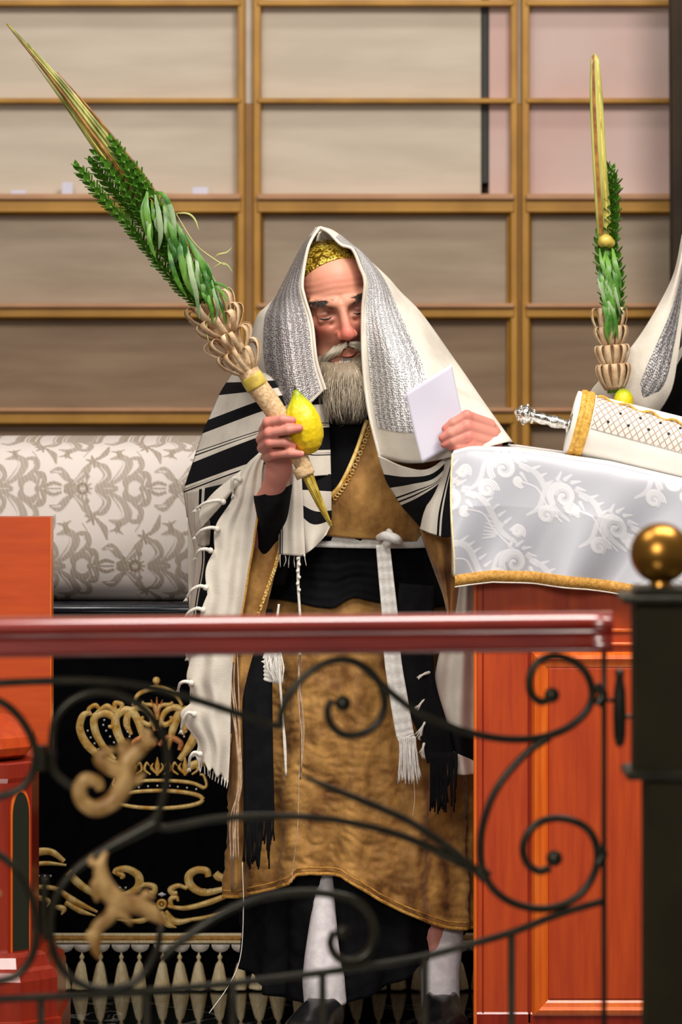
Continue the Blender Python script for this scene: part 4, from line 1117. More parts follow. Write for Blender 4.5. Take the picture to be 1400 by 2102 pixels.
scroll([(330, 1972), (370, 1934), (420, 1898), (480, 1864), (540, 1842), (610, 1832), (670, 1834), (725, 1848), (758, 1880), (768, 1922), (752, 1960), (718, 1974), (690, 1962), (678, 1936), (686, 1912)], [.8, 1.1, 1.1, 1.1, 1.1, 1.1, 1.2, 1.2, 1.2, 1.2, 1.1, 1, 1], end=(703, 1914, 1.8))
scroll([(1238, 1850), (1150, 1876), (1050, 1914), (960, 1940), (860, 1966), (740, 1986), (600, 2004), (460, 2020), (300, 2034), (150, 2044), (-120, 2056)], .95)
scroll([(626, 1595), (680, 1618), (760, 1650), (840, 1686), (910, 1732), (985, 1790)], [.5, .9, 1, 1, 1, .9], 'leaf_bar')
scroll([(-160, 1418), (-80, 1408), (0, 1402), (110, 1398), (210, 1400), (310, 1412), (400, 1436), (480, 1462), (550, 1486), (580, 1490)], 1)
scroll([(576, 1492), (578, 1462), (594, 1424), (624, 1390), (662, 1364), (706, 1354), (750, 1370), (780, 1404), (790, 1446), (776, 1484), (744, 1506), (706, 1508), (680, 1488), (672, 1458), (682, 1436)], 1, end=(704, 1444, 2.1))
scroll([(108, 1556), (106, 1520), (114, 1478), (142, 1442), (186, 1422), (236, 1424), (284, 1446), (318, 1482), (340, 1530), (344, 1584), (334, 1640), (318, 1694)], 1)
scroll([(106, 1540), (110, 1582), (138, 1610), (180, 1632)], 1)
scroll([(-160, 1440), (-60, 1424), (0, 1440), (38, 1470), (64, 1512), (74, 1554), (62, 1596), (34, 1624), (-20, 1640)], 1)
scroll([(-120, 1740), (-40, 1738), (0, 1756), (38, 1790), (66, 1846), (76, 1906), (66, 1962), (34, 2002), (-20, 2018)], 1)
scroll([(84, 1530), (86, 1560), (84, 1582)], 1.6, 'collar')
scroll([(92, 1800), (90, 1870), (94, 1930)], .9, 'collar')
scroll([(1240, 1330), (1240, 1700), (1240, 2830)], .72, 'upright', n=6)
for bx, ty in ((1050, 1912), (872, 1962), (662, 1996), (478, 2016), (300, 2034), (84, 2046), (-90, 2052)):
    v, f = tube([PR(bx, ty), PR(bx, 2830)], IR * .95, 8, 2); mk('baluster', v, f, M['iron'], ra)
scroll([(1222, 1408), (1238, 1425), (1226, 1448)], 1.3, 'collar'); scroll([(1224, 1740), (1238, 1752), (1226, 1776)], 1.3, 'collar'); scroll([(980, 1784), (1000, 1802)], 1.8, 'collar')
scroll([(1240, 1437), (1262, 1438)], .6, 'bracket'); scroll([(1284, 1470), (1305, 1473)], .6, 'bracket')
v, f = lathe(PR(1272, 1372), PR(1272, 1534), [(0, .002), (.03, .0065), (.08, .0065), (.12, .0055), (.3, .0085), (.6, .0095), (.85, .0085), (.96, .006), (1, .002)], 14)
mk('latch_spindle', v, f, M['iron'], ra)
# gold acanthus leaves on the ironwork
def acan(parts_, name='gilt_leaf'):
    ps = []
    for pts, rr in parts_:
        ps.append(tube([PR(a, b_, -.012) for a, b_ in pts], [S(q, -2.72) for q in rr], 10, len(pts) * 6, flat=.7))
    v, f = join(ps); return mk(name, v, f, M['leafgold'], ra)
acan([([(320, 1520), (290, 1535), (262, 1562), (258, 1600), (236, 1640), (200, 1660), (172, 1648), (162, 1622), (176, 1600), (200, 1606), (206, 1622)], [6, 16, 22, 22, 20, 18, 16, 15, 15, 13, 8]),
      ([(255, 1590), (225, 1575), (205, 1560), (214, 1545), (236, 1540)], [14, 16, 14, 11, 5]), ([(270, 1560), (250, 1535), (268, 1522)], [14, 12, 4]), ([(262, 1610), (285, 1600), (296, 1586)], [10, 9, 3]),
      ([(300, 1530), (304, 1505), (290, 1498)], [10, 8, 3])])
acan([([(218, 1748), (206, 1780), (216, 1820), (244, 1850), (286, 1860), (318, 1878), (338, 1896)], [5, 14, 20, 22, 20, 15, 6]), ([(240, 1850), (226, 1880), (200, 1905), (196, 1945), (204, 1968)], [16, 15, 14, 12, 4]),
      ([(212, 1800), (194, 1820), (200, 1850)], [12, 11, 4]), ([(230, 1868), (256, 1880), (270, 1898)], [12, 10, 3]), ([(206, 1775), (186, 1770), (190, 1755)], [9, 7, 2]), ([(288, 1856), (300, 1836), (316, 1842)], [11, 10, 4]),
      ([(204, 1912), (184, 1918), (186, 1934)], [9, 8, 3])])
acan([([(-30, 1800), (-14, 1830), (2, 1836)], [10, 10, 4])])

# newel post
YP = -2.9
po = root('newel_post', P(1361, 0, YP), 'dark square newel post with brass ball finial at the right edge', 'post')
po.location.z = 0; po['_w'] = [po.location.x, YP, 0]
def pb(px0, px1, py0, py1, mat, name, bev=.003):
    a = P(px0, py1, YP); b_ = P(px1, py0, YP); h = (b_.x - a.x) / 2; cx = (a.x + b_.x) / 2
    return mk(name, *box(a.x, b_.x, YP + .04 - h, YP + .04 + h, a.z, b_.z, bev), M[mat], po)
pb(1304, 1432, 1236, 1592, 'post', 'shaft_upper'); 
a = P(1326, 2000, YP); b_ = P(1410, 1600, YP); mk('shaft', *box(a.x, b_.x, YP, YP + .08, 0, b_.z, .003), M['post'], po)
pb(1276, 1460, 1222, 1238, 'iron', 'cap_plate'); pb(1284, 1452, 1582, 1600, 'iron', 'collar_plate')
pb(1304, 1432, 1206, 1224, 'iron', 'cap_step')
bc = P(1361, 1139, YP); bc.y += .04
mk('finial_neck', *lathe(bc + Vector((0, 0, -.052)), bc + Vector((0, 0, -.02)), [(0, .02), (.3, .014), (1, .018)], 16), M['brass'], po)
mk('ball_finial', *ball(bc, S(63, YP + .04), 40), M['brass'], po, label='brass ball finial')
# ================================================================== THE MAN
def smin(a, b, k):
    h = np.clip(.5 + .5 * (b - a) / k, 0, 1)
    return b * (1 - h) + a * h - k * h * (1 - h)
def smax(a, b, k): return -smin(-a, -b, k)
def cone(X, Y, Z, a, b, ra, rb):
    a = np.array(a, dtype=np.float32); b = np.array(b, dtype=np.float32); d = b - a; L = float(d @ d) + 1e-12
    t = np.clip(((X - a[0]) * d[0] + (Y - a[1]) * d[1] + (Z - a[2]) * d[2]) / L, 0, 1)
    return np.sqrt((X - a[0] - t * d[0]) ** 2 + (Y - a[1] - t * d[1]) ** 2 + (Z - a[2] - t * d[2]) ** 2) - (ra + (rb - ra) * t)
def ell(X, Y, Z, c, r):
    k = np.sqrt(((X - c[0]) / r[0]) ** 2 + ((Y - c[1]) / r[1]) ** 2 + ((Z - c[2]) / r[2]) ** 2)
    k2 = np.sqrt(((X - c[0]) / r[0] ** 2) ** 2 + ((Y - c[1]) / r[1] ** 2) ** 2 + ((Z - c[2]) / r[2] ** 2) ** 2) + 1e-9
    return k * (k - 1) / k2
def sph(X, Y, Z, c, r): return np.sqrt((X - c[0]) ** 2 + (Y - c[1]) ** 2 + (Z - c[2]) ** 2) - r
def surfnets(fn, lo, hi, h):
    n = [int(math.ceil((hi[i] - lo[i]) / h)) + 1 for i in range(3)]
    ax_ = [(lo[i] + h * np.arange(n[i])).astype(np.float32) for i in range(3)]
    X, Y, Z = np.meshgrid(*ax_, indexing='ij')
    D = fn(X, Y, Z).astype(np.float32); del X, Y, Z
    for q in range(3):
        for e_ in (0, n[q] - 1):
            ix = [slice(None)] * 3; ix[q] = e_; D[tuple(ix)] = np.maximum(D[tuple(ix)], h * .5)
    s = D < 0
    cs = s[:-1, :-1, :-1].astype(np.int8)
    tot = np.zeros(tuple(k - 1 for k in n), dtype=np.int8)
    corners = [(i, j, k) for i in (0, 1) for j in (0, 1) for k in (0, 1)]
    sl = lambda c: tuple(slice(c[q], n[q] - 1 + c[q]) for q in range(3))
    for c in corners: tot += s[sl(c)]
    act = (tot > 0) & (tot < 8)
    idx = -np.ones(act.shape, dtype=np.int64); ii = np.argwhere(act); idx[act] = np.arange(len(ii))
    acc = np.zeros((len(ii), 3)); cnt = np.zeros(len(ii))
    for a in range(len(corners)):
        for b in range(a + 1, len(corners)):
            ca, cb = corners[a], corners[b]
            if sum(abs(ca[q] - cb[q]) for q in range(3)) != 1: continue
            da = D[ii[:, 0] + ca[0], ii[:, 1] + ca[1], ii[:, 2] + ca[2]]; db = D[ii[:, 0] + cb[0], ii[:, 1] + cb[1], ii[:, 2] + cb[2]]
            m = (da < 0) != (db < 0); t = np.where(m, da / np.where(m, da - db, 1), 0)
            p = np.array(ca)[None] + t[:, None] * (np.array(cb) - np.array(ca))[None]
            acc[m] += p[m]; cnt[m] += 1
    V = (ii + acc / cnt[:, None]) * h + np.array(lo)
    Fs = []
    for q in range(3):
        a, b = [(1, 2), (2, 0), (0, 1)][q]
        s0 = [slice(1, n[r] - 1) for r in range(3)]; s0[q] = slice(0, n[q] - 1)
        s1 = list(s0); s1[q] = slice(1, n[q])
        A = s[tuple(s0)]; B = s[tuple(s1)]; ch = A != B
        e = np.argwhere(ch) ; st_ = np.array([1, 1, 1]); st_[q] = 0; e = e + st_
        def cell(da, db):
            c = e.copy(); c[:, a] += da; c[:, b] += db; return idx[c[:, 0], c[:, 1], c[:, 2]]
        f = np.stack([cell(-1, -1), cell(0, -1), cell(0, 0), cell(-1, 0)], -1)
        inside = A[ch]
        f = np.where(inside[:, None], f, f[:, ::-1]); Fs.append(f)
    Fc = np.concatenate(Fs); Fc = Fc[(Fc >= 0).all(1)]
    return V, Fc

# ---- head frame (millimetres: x to the viewer's right, y out of the face, z up)
HEADC = P(684, 626, -.078)
ROLL, PITCH, YAW, HS = math.radians(-7), math.radians(15), math.radians(11), 1.07
Rh = Matrix.Rotation(ROLL, 3, 'Y') @ Matrix.Rotation(PITCH, 3, 'X') @ Matrix.Rotation(YAW, 3, 'Z')
Fl = Matrix(((1, 0, 0), (0, -1, 0), (0, 0, 1)))      # local y forward -> world -y
HM = np.array(Rh @ Fl) * (HS / 1000.0)
HMi = np.linalg.inv(HM)
def H2W(p): return np.asarray(p, dtype=float) @ HM.T + np.array(HEADC)
def W2H(p): return (np.asarray(p, dtype=float) - np.array(HEADC)) @ HMi.T

def headfn(X, Y, Z):
    A = abs(X)
    d = ell(X, Y, Z, (0, -15, 38), (70, 92, 82))
    d = smin(d, ell(X, Y, Z, (0, 12, -25), (61, 72, 84)), 22)
    d = smin(d, cone(A, Y, Z, (50, 20, -62), (18, 74, -102), 15, 17), 20)          # jaw
    d = smin(d, sph(X, Y, Z, (0, 74, -102), 19), 14)                               # chin
    d = smin(d, cone(A, Y, Z, (50, 50, -16), (30, 66, -22), 14, 13), 16)           # cheek bones
    d = smin(d, cone(A, Y, Z, (50, 58, 24), (12, 78, 22), 9, 10), 10)              # brows
    d = smax(d, -ell(A, Y, Z, (33, 91, 4), (20, 20, 14)), 9)                      # sockets
    d = smin(d, cone(X, Y, Z, (0, 80, 16), (0, 104, -26), 8, 10), 8)               # nose bridge
    d = smin(d, ell(X, Y, Z, (0, 106, -33), (13, 13, 12)), 7)
    d = smin(d, ell(A, Y, Z, (13, 95, -36), (8.5, 12, 9)), 5)                        # wings
    d = smax(d, -ell(A, Y, Z, (7, 100, -46), (4.5, 7, 5)), 2)                      # nostrils
    d = smin(d, sph(A, Y, Z, (33, 63, 2), 14.5), 3)                                # eyeballs + lids
    d = smin(d, cone(A, Y, Z, (22, 78, -7), (42, 74, -8), 4.5, 4.5), 6)             # lower lid bag
    d = smax(d, -cone(A, Y, Z, (23, 79.5, -1.5), (43, 76.0, -1.2), 1.6, 1.4), 1.5)     # lid slit
    d = smax(d, -cone(A, Y, Z, (22, 79, 9.5), (46, 70, 7), 1.6, 1.6), 3)           # upper lid crease
    d = smax(d, -cone(A, Y, Z, (20, 95, -34), (38, 76, -74), 2.2, 3), 7)           # fold beside nose
    d = smax(d, -cone(A, Y, Z, (17, 84, -12), (34, 70, -26), 1.5, 2), 6)
    d = smin(d, cone(A, Y, Z, (0, 91, -66), (18, 82, -70), 4.5, 3), 5)           # lips
    d = smin(d, cone(A, Y, Z, (0, 89, -77), (16, 82, -75), 5.2, 3.5), 5)
    d = smax(d, -cone(A, Y, Z, (0, 97, -71.5), (22, 85, -72.5), 1.6, 1.2), 2)
    d = smin(d, ell(A, Y, Z, (76, -12, -6), (8, 17, 30)), 6)                       # ears
    m = np.exp(-((Z - 48) / 20) ** 2) * (Y > 20)
    d = d + m * .38 * np.sin(Z * .55 + .0018 * X * X + .4 * np.sin(X * .12))                           # forehead lines
    d = smax(d, -cone(A, Y, Z, (4.5, 92, 18), (7, 90, 36), 1.2, 1.4), 4)           # frown lines
    d = smin(d, cone(X, Y, Z, (0, -20, -50), (6, -62, -170), 56, 62), 20)            # neck
    return d
hv, hf = surfnets(headfn, (-92, -122, -172), (92, 126, 142), 1.7)
hv = H2W(hv)

FINGR = [
 # man's right hand (viewer's left), round the bundle
 ([(541, 884, -.283), (550, 867, -.338), (580, 861, -.352), (600, 863, -.352)], (.0108, .0100, .0092, .0080)),
 ([(536, 902, -.281), (552, 889, -.341), (592, 882, -.358), (614, 879, -.358)], (.0110, .0102, .0094, .0082)),
 ([(538, 920, -.279), (553, 909, -.338), (584, 908, -.345), (602, 915, -.335)], (.0106, .0098, .0090, .0078)),
 ([(547, 938, -.275), (562, 932, -.328), (596, 930, -.343), (618, 932, -.343)], (.0100, .0092, .0084, .0072)),
 ([(566, 945, -.255), (590, 925, -.262), (606, 905, -.270), (614, 885, -.276)], (.0135, .0120, .0105, .0085)),
]
FINGL = [
 ([(1006, 871, -.298), (958, 853, -.338), (930, 868, -.341), (914, 880, -.338)], (.0112, .0104, .0094, .0078)),
 ([(1012, 889, -.296), (958, 874, -.342), (925, 889, -.345), (908, 899, -.341)], (.0114, .0106, .0096, .0080)),
 ([(1014, 906, -.292), (960, 894, -.340), (928, 905, -.342), (912, 912, -.338)], (.0108, .0100, .0090, .0078)),
 ([(1010, 922, -.288), (966, 911, -.332), (938, 915, -.336), (924, 918, -.332)], (.0098, .0090, .0082, .0070)),
 ([(1008, 900, -.268), (968, 886, -.285), (940, 872, -.298), (920, 862, -.300)], (.0130, .0118, .0100, .0082)),
]
def handfn(fing, palm):
    def fn(X, Y, Z):
        d = None
        for a, b, ra, rb, k in palm:
            q = cone(X, Y, Z, P(*a), P(*b), ra, rb); d = q if d is None else smin(d, q, k)
        for pts, rr in fing:
            c = None
            for i in range(3):
                q = cone(X, Y, Z, P(*pts[i]), P(*pts[i + 1]), rr[i], rr[i + 1])
                c = q if c is None else smin(c, q, .003)
            # knuckle bumps
            c = smin(c, sph(X, Y, Z, P(*pts[1]), rr[1] * 1.06), .003)
            d = smin(d, c, .0014)
        return d
    return fn
palmR = [((552, 890, -.268), (578, 934, -.258), .020, .022, .01), ((548, 905, -.272), (560, 935, -.262), .016, .017, .012), ((574, 930, -.258), (572, 968, -.250), .024, .023, .015),
         ((572, 966, -.250), (552, 1034, -.205), .0225, .026, .015), ((552, 1034, -.205), (520, 1135, -.12), .026, .034, .02)]
palmL = [((1000, 880, -.283), (1012, 912, -.275), .018, .018, .01), ((985, 880, -.285), (992, 906, -.278), .015, .015, .012), ((1006, 893, -.275), (1000, 894, -.225), .021, .019, .015),
         ((1000, 894, -.225), (985, 890, -.05), .020, .022, .015)]
hlo = P(480, 1150, -.40); hhi = P(660, 820, -.05)
rv, rf = surfnets(handfn(FINGR, palmR), (hlo.x, -.385, hlo.z), (hhi.x, -.09, hhi.z), .0017)
lo_ = P(890, 945, -.38); hi_ = P(1080, 800, -.1)
lvv, lf = surfnets(handfn(FINGL, palmL), (lo_.x, -.375, lo_.z), (hi_.x, -.05, hi_.z), .0017)

def bodyfn(X, Y, Z):
    c = lambda a, b, ra, rb: cone(X, Y, Z, P(*a), P(*b), ra, rb)
    d = c((700, 770, -.03), (712, 850, .03), .055, .06)
    d = smin(d, c((600, 880, .04), (850, 885, .04), .07, .07), .04)
    d = smin(d, c((660, 960, .04), (800, 960, .04), .10, .10), .05)
    d = smin(d, c((690, 1120, .06), (770, 1120, .06), .10, .10), .06)
    d = smin(d, c((680, 1260, .07), (780, 1260, .07), .10, .10), .06)
    d = smin(d, c((575, 880, .04), (508, 1120, -.09), .052, .042), .03)
    d = smin(d, c((515, 1120, -.09), (552, 1034, -.205), .032, .025), .01)
    d = smin(d, c((875, 885, .04), (960, 1020, .04), .052, .038), .03)
    d = smin(d, c((960, 1020, .04), (985, 890, -.06), .036, .024), .02)
    for (hx, kx, ky, axx, ay, aY) in ((672, 682, 1680, 668, 2040, -.075), (792, 860, 1680, 904, 2045, -.05)):
        d = smin(d, c((hx, 1300, .06), (kx, ky, .0), .080, .036), .04)
        d = smin(d, c((kx, ky, .0), (axx, ay, aY), .036, .022), .02)
        d = smin(d, c((axx, ay + 30, aY - .01), (axx - 14, ay + 52, aY - .12), .026, .022), .03)
    return d
blo = P(440, 2120, -.3); bhi = P(1110, 740, .3)
bv, bf = surfnets(bodyfn, (blo.x, -.24, .01), (bhi.x, .2, bhi.z), .006)
allV = []; allF = []; o_ = 0
for v, f in ((hv, hf if np.linalg.det(HM) > 0 else hf[:, ::-1]), (rv, rf), (lvv, lf), (bv, bf)):
    allV.append(v); allF.append(f + o_); o_ += len(v)
allV = np.concatenate(allV); allF = np.concatenate(allF)
man = root('person', (P(760, 0, .05).x, .05, 0), 'bearded man in gold robe and black striped white prayer shawl, holding a palm bundle', 'person')
tmp = mk('body_raw', allV, allF, None)
rm = tmp.modifiers.new('r', 'REMESH'); rm.mode = 'VOXEL'; rm.voxel_size = .0021
sm = tmp.modifiers.new('s', 'SMOOTH'); sm.factor = .5; sm.iterations = 1
dg = bpy.context.evaluated_depsgraph_get(); ev = tmp.evaluated_get(dg)
bm_ = bpy.data.meshes.new_from_object(ev)
nv_ = len(bm_.vertices); co = np.empty(nv_ * 3); bm_.vertices.foreach_get('co', co); co = co.reshape(-1, 3)
bpy.data.objects.remove(tmp)
# skin tones, with the shade of the eye sockets painted in
hl = W2H(co)
g = lambda c, r: np.exp(-(((hl - np.array(c)) / np.array(r)) ** 2).sum(1))
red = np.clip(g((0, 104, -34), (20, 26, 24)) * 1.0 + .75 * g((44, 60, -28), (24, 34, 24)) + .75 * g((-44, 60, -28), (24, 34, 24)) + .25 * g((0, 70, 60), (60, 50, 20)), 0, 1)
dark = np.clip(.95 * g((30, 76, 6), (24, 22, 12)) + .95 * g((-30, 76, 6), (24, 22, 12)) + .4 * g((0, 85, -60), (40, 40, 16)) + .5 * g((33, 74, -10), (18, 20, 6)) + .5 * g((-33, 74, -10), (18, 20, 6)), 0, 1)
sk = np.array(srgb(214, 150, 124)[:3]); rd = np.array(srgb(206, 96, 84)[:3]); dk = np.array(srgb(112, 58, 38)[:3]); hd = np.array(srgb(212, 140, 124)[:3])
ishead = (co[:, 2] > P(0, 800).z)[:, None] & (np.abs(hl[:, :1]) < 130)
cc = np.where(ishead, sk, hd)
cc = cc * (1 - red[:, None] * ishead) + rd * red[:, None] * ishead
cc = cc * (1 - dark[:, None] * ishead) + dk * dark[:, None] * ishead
# knuckles and fingertips are pinker
kn = np.zeros(nv_)
for pts, rr in FINGR[:4] + FINGL[:4]:
    for q, r_ in ((1, .011), (3, .010)):
        kn = np.maximum(kn, np.exp(-(((co - np.array(P(*pts[q]))) ** 2).sum(1)) / r_ ** 2))
pk = np.array(srgb(218, 104, 100)[:3]); cc = cc * (1 - .7 * kn[:, None]) + pk * .7 * kn[:, None]
nf_ = len(bm_.polygons); lv_ = np.empty(len(bm_.loops), dtype=np.int32); bm_.loops.foreach_get('vertex_index', lv_)
faces = lv_.reshape(-1, 4) if len(lv_) == 4 * nf_ else None
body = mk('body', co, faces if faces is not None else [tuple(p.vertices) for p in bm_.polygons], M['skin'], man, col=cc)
bpy.data.meshes.remove(bm_)

def hp(x, y, z): return Vector(H2W((x, y, z)))
# eyelash lines and brows
for s in (-1, 1):
    mk('eyelid_line', *tube([hp(s * 21, 78.5, -2.4), hp(s * 27, 81.0, -3.2), hp(s * 35, 80.6, -3.4), hp(s * 44, 75.6, -1.8)], [.0006, .0015, .0016, .0008], 6, 16), M['eye'], man)
def strands(specs, mat, name, parent, r=.00035, seg=6, cols=None):
    """specs: (n,seg,3) world points"""
    S_ = np.asarray(specs); n = len(S_); T = np.gradient(S_, axis=1); T /= np.linalg.norm(T, axis=2)[..., None] + 1e-9
    a = np.cross(T, np.array([0, 1.0, .1])); a /= np.linalg.norm(a, axis=2)[..., None] + 1e-9; b = np.cross(T, a)
    taper = np.array([1, 1, 1, .9, .7, .25] if seg == 6 else np.linspace(1, .3, seg))[None, :, None] * r
    ring = np.stack([S_ + a * taper, S_ - .5 * a * taper + .87 * b * taper, S_ - .5 * a * taper - .87 * b * taper], 2)
    V = ring.reshape(-1, 3); base = (np.arange(n) * seg * 3)[:, None, None, None]; k = (np.arange(seg - 1) * 3)[None, :, None, None]
    q = np.array([[0, 1, 4, 3], [1, 2, 5, 4], [2, 0, 3, 5]])[None, None]
    Fc = (base + k + q).reshape(-1, 4)
    col = None
    if cols is not None: col = np.repeat(cols, seg * 3, axis=0)
    return mk(name, V, Fc, mat, parent, col=col)
def bez(p0, p1, p2, seg=6):
    t = np.linspace(0, 1, seg)[None, :, None]
    return p0[:, None] * (1 - t) ** 2 + 2 * p1[:, None] * t * (1 - t) + p2[:, None] * t ** 2
def mixcol(n, lo, hi, pw=1.0):
    t = (nprng.random(n) ** pw)[:, None]; return np.array(srgb(*lo)[:3]) * (1 - t) + np.array(srgb(*hi)[:3]) * t
# brows
for s in (-1, 1):
    n = 520; x = nprng.uniform(11, 52, n); zc = 21 + 4 * np.sin((x - 12) / 40 * math.pi * .8) + nprng.normal(0, 3.0, n)
    y = 86.4 - (x / 52) ** 2 * 22 + 1.0
    p0 = H2W(np.stack([s * x, y - 3, zc], -1)); L_ = nprng.uniform(7, 12, n)
    p2 = H2W(np.stack([s * (x + L_), y - 1 - L_ * .45, zc + nprng.uniform(-2, 3, n)], -1)); p1 = (p0 + p2) / 2 + np.array([0, -.003, .0015])
    strands(bez(p0, p1, p2), M['hair'], 'eyebrow', man, .00032, cols=mixcol(n, (30, 24, 20), (110, 96, 84), 2.0 if s < 0 else 1.0))
# beard: base volume then hair
def beardfn(X, Y, Z):
    c = lambda a, b, ra, rb: cone(X, Y, Z, P(*a), P(*b), ra, rb)
    d = c((660, 745, -.120), (686, 782, -.150), .016, .030)
    d = smin(d, c((748, 738, -.120), (724, 780, -.152), .016, .032), .02)
    d = smin(d, c((706, 782, -.160), (712, 820, -.160), .034, .027), .02)
    d = smin(d, c((712, 818, -.160), (716, 846, -.150), .028, .010), .02)
    return d
lo_ = P(630, 870, -.2); hi_ = P(790, 690, -.2)
v, f = surfnets(beardfn, (lo_.x, -.235, lo_.z), (hi_.x, -.08, hi_.z), .003)
zz_ = (np.array([P(0, 700).z]) - v[:, 2]) / .16
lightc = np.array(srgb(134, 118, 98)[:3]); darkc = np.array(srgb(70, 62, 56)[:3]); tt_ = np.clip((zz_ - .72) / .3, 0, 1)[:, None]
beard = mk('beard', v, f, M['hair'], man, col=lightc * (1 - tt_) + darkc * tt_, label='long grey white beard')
sel = nprng.choice(np.where(v[:, 1] < -.12)[0], 2600)
p0 = v[sel] + nprng.normal(0, .0015, (2600, 3)); dn = np.zeros((2600, 3)); dn[:, 2] = -nprng.uniform(.025, .06, 2600)
ctr = np.array([P(711, 0, -.16).x, -.15, 0]); outw = p0 - ctr; outw[:, 2] = 0
p1 = p0 + dn * .45 + outw * .20 + nprng.normal(0, .003, (2600, 3)); p2 = p0 + dn + outw * -.10 + nprng.normal(0, .006, (2600, 3)); p2[:, 2] = np.maximum(p2[:, 2], P(0, 868).z + nprng.uniform(0, .02, 2600))
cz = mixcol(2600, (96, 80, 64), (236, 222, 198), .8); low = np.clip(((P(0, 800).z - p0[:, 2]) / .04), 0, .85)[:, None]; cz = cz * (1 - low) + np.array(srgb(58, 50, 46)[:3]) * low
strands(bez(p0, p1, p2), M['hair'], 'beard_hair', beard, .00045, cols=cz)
def moufn(X, Y, Z):
    A = abs(X)
    d = cone(A, Y, Z, (5, 95, -57), (20, 87, -64), 4.5, 5.5); d = smin(d, cone(A, Y, Z, (20, 87, -64), (36, 72, -84), 5.5, 3.5), 4)
    return d
v, f = surfnets(moufn, (-50, 50, -100), (50, 110, -40), 1.6); v = H2W(v)
mk('moustache', v, f if np.linalg.det(HM) > 0 else f[:, ::-1], M['hair'], man, col=np.tile(np.array(srgb(170, 158, 142)[:3]), (len(v), 1)))
n = 1500
for s in (-1, 1):
    t = nprng.random(n); x0_ = 2 + t * 26
    p0 = H2W(np.stack([s * x0_, 101 - t * 9, -54 - t * 7 + nprng.normal(0, 2.2, n)], -1))
    p2 = H2W(np.stack([s * (x0_ + 12 + t * 12), 97 - t * 25, -63 - t * 24 + nprng.normal(0, 3, n)], -1)); p1 = (p0 + p2) / 2 + np.array([0, -.008, .004])
    strands(bez(p0, p1, p2), M['hair'], 'moustache', man, .00045, cols=mixcol(n, (150, 134, 112), (240, 230, 212), .7))
n = 500
x = nprng.uniform(-16, 16, n); p0 = H2W(np.stack([x, 84 - np.abs(x) * .3, -86 + nprng.normal(0, 2, n)], -1)); p2 = p0 + np.stack([x * .0002, -np.full(n, .012), -nprng.uniform(.03, .05, n)], -1)
strands(bez(p0, (p0 + p2) / 2 + np.array([0, -.01, .004]), p2), M['hair'], 'chin_hair', beard, .00045, cols=mixcol(n, (150, 140, 128), (240, 232, 220), .6))
for s in (-1, 1):
    n = 500; z = nprng.uniform(-104, -76, n); y = nprng.uniform(20, 66, n)
    p0 = H2W(np.stack([s * (60 - np.abs(y - 20) * .42 + (z + 50) * .25), y, z], -1)); p2 = p0 + np.stack([nprng.normal(0, .003, n), -nprng.uniform(.002, .012, n), -nprng.uniform(.02, .045, n)], -1)
    p1 = (p0 + p2) / 2 + np.stack([np.full(n, s * .004), np.full(n, -.004), np.zeros(n)], -1)
    strands(bez(p0, p1, p2), M['hair'], 'side_whiskers', beard, .00045, cols=mixcol(n, (130, 120, 110), (230, 222, 210), .7))
# lower lip colour
mk('lower_lip', *tube([hp(-15, 90, -75.5), hp(-7, 94.2, -77.5), hp(0, 95.2, -78), hp(7, 94.2, -77.5), hp(15, 90, -75.5)], [.0008, .0018, .0022, .0018, .0008], 8, 20), M['lip'], man)
# skullcap
def capfn(X, Y, Z):
    d = ell(X, Y, Z, (0, -15, 38), (72.5, 94.5, 84.5))
    pl = (56 + Y * .86 + X * .22 - Z) / 1.37
    return smax(d, pl, 1.5)
v, f = surfnets(capfn, (-90, -122, -40), (90, 100, 148), 2.4)
v = H2W(v)
mk('skullcap', v, f if np.linalg.det(HM) > 0 else f[:, ::-1], M['cap'], man, label='gold brocade skullcap')
# nails
for pts, rr in FINGR[:4]:
    a = P(*pts[2]); b = P(*pts[3]); d = (b - a).normalized()
    if pts is FINGR[3][0]: mk('fingernail', *ball(b + d * .003 + Vector((0, -.004, .002)), .0040, 10, (.8, .5, 1)), M['nail'], man)

# ------------------------------------------------------------------ robe
def ringpt(py, cx, hw, dp, a, Yc=.06, add=0.0):
    # a = 0 at the front, positive to the viewer's right
    return Vector((P(cx, 0, Yc).x + (S(hw, Yc) + add) * math.sin(a), Yc - (dp + add) * math.cos(a), CZ - (py - HOR) * (Yc + CD) / F))
RB = [(985, 742, 150, .145), (1060, 738, 158, .15), (1115, 728, 160, .15), (1180, 722, 172, .15), (1240, 716, 200, .16), (1400, 722, 236, .18), (1600, 726, 250, .19), (1760, 728, 252, .195), (1900, 728, 252, .2)]
def rbat(py):
    A = np.array(RB); return [np.interp(py, A[:, 0], A[:, k]) for k in (1, 2, 3)]
def hem(px): return np.interp(px, [470, 480, 520, 560, 600, 612, 640, 700, 724, 780, 850, 920, 975, 1000], [1836, 1836, 1820, 1804, 1790, 1772, 1768, 1772, 1786, 1822, 1858, 1886, 1897, 1900])
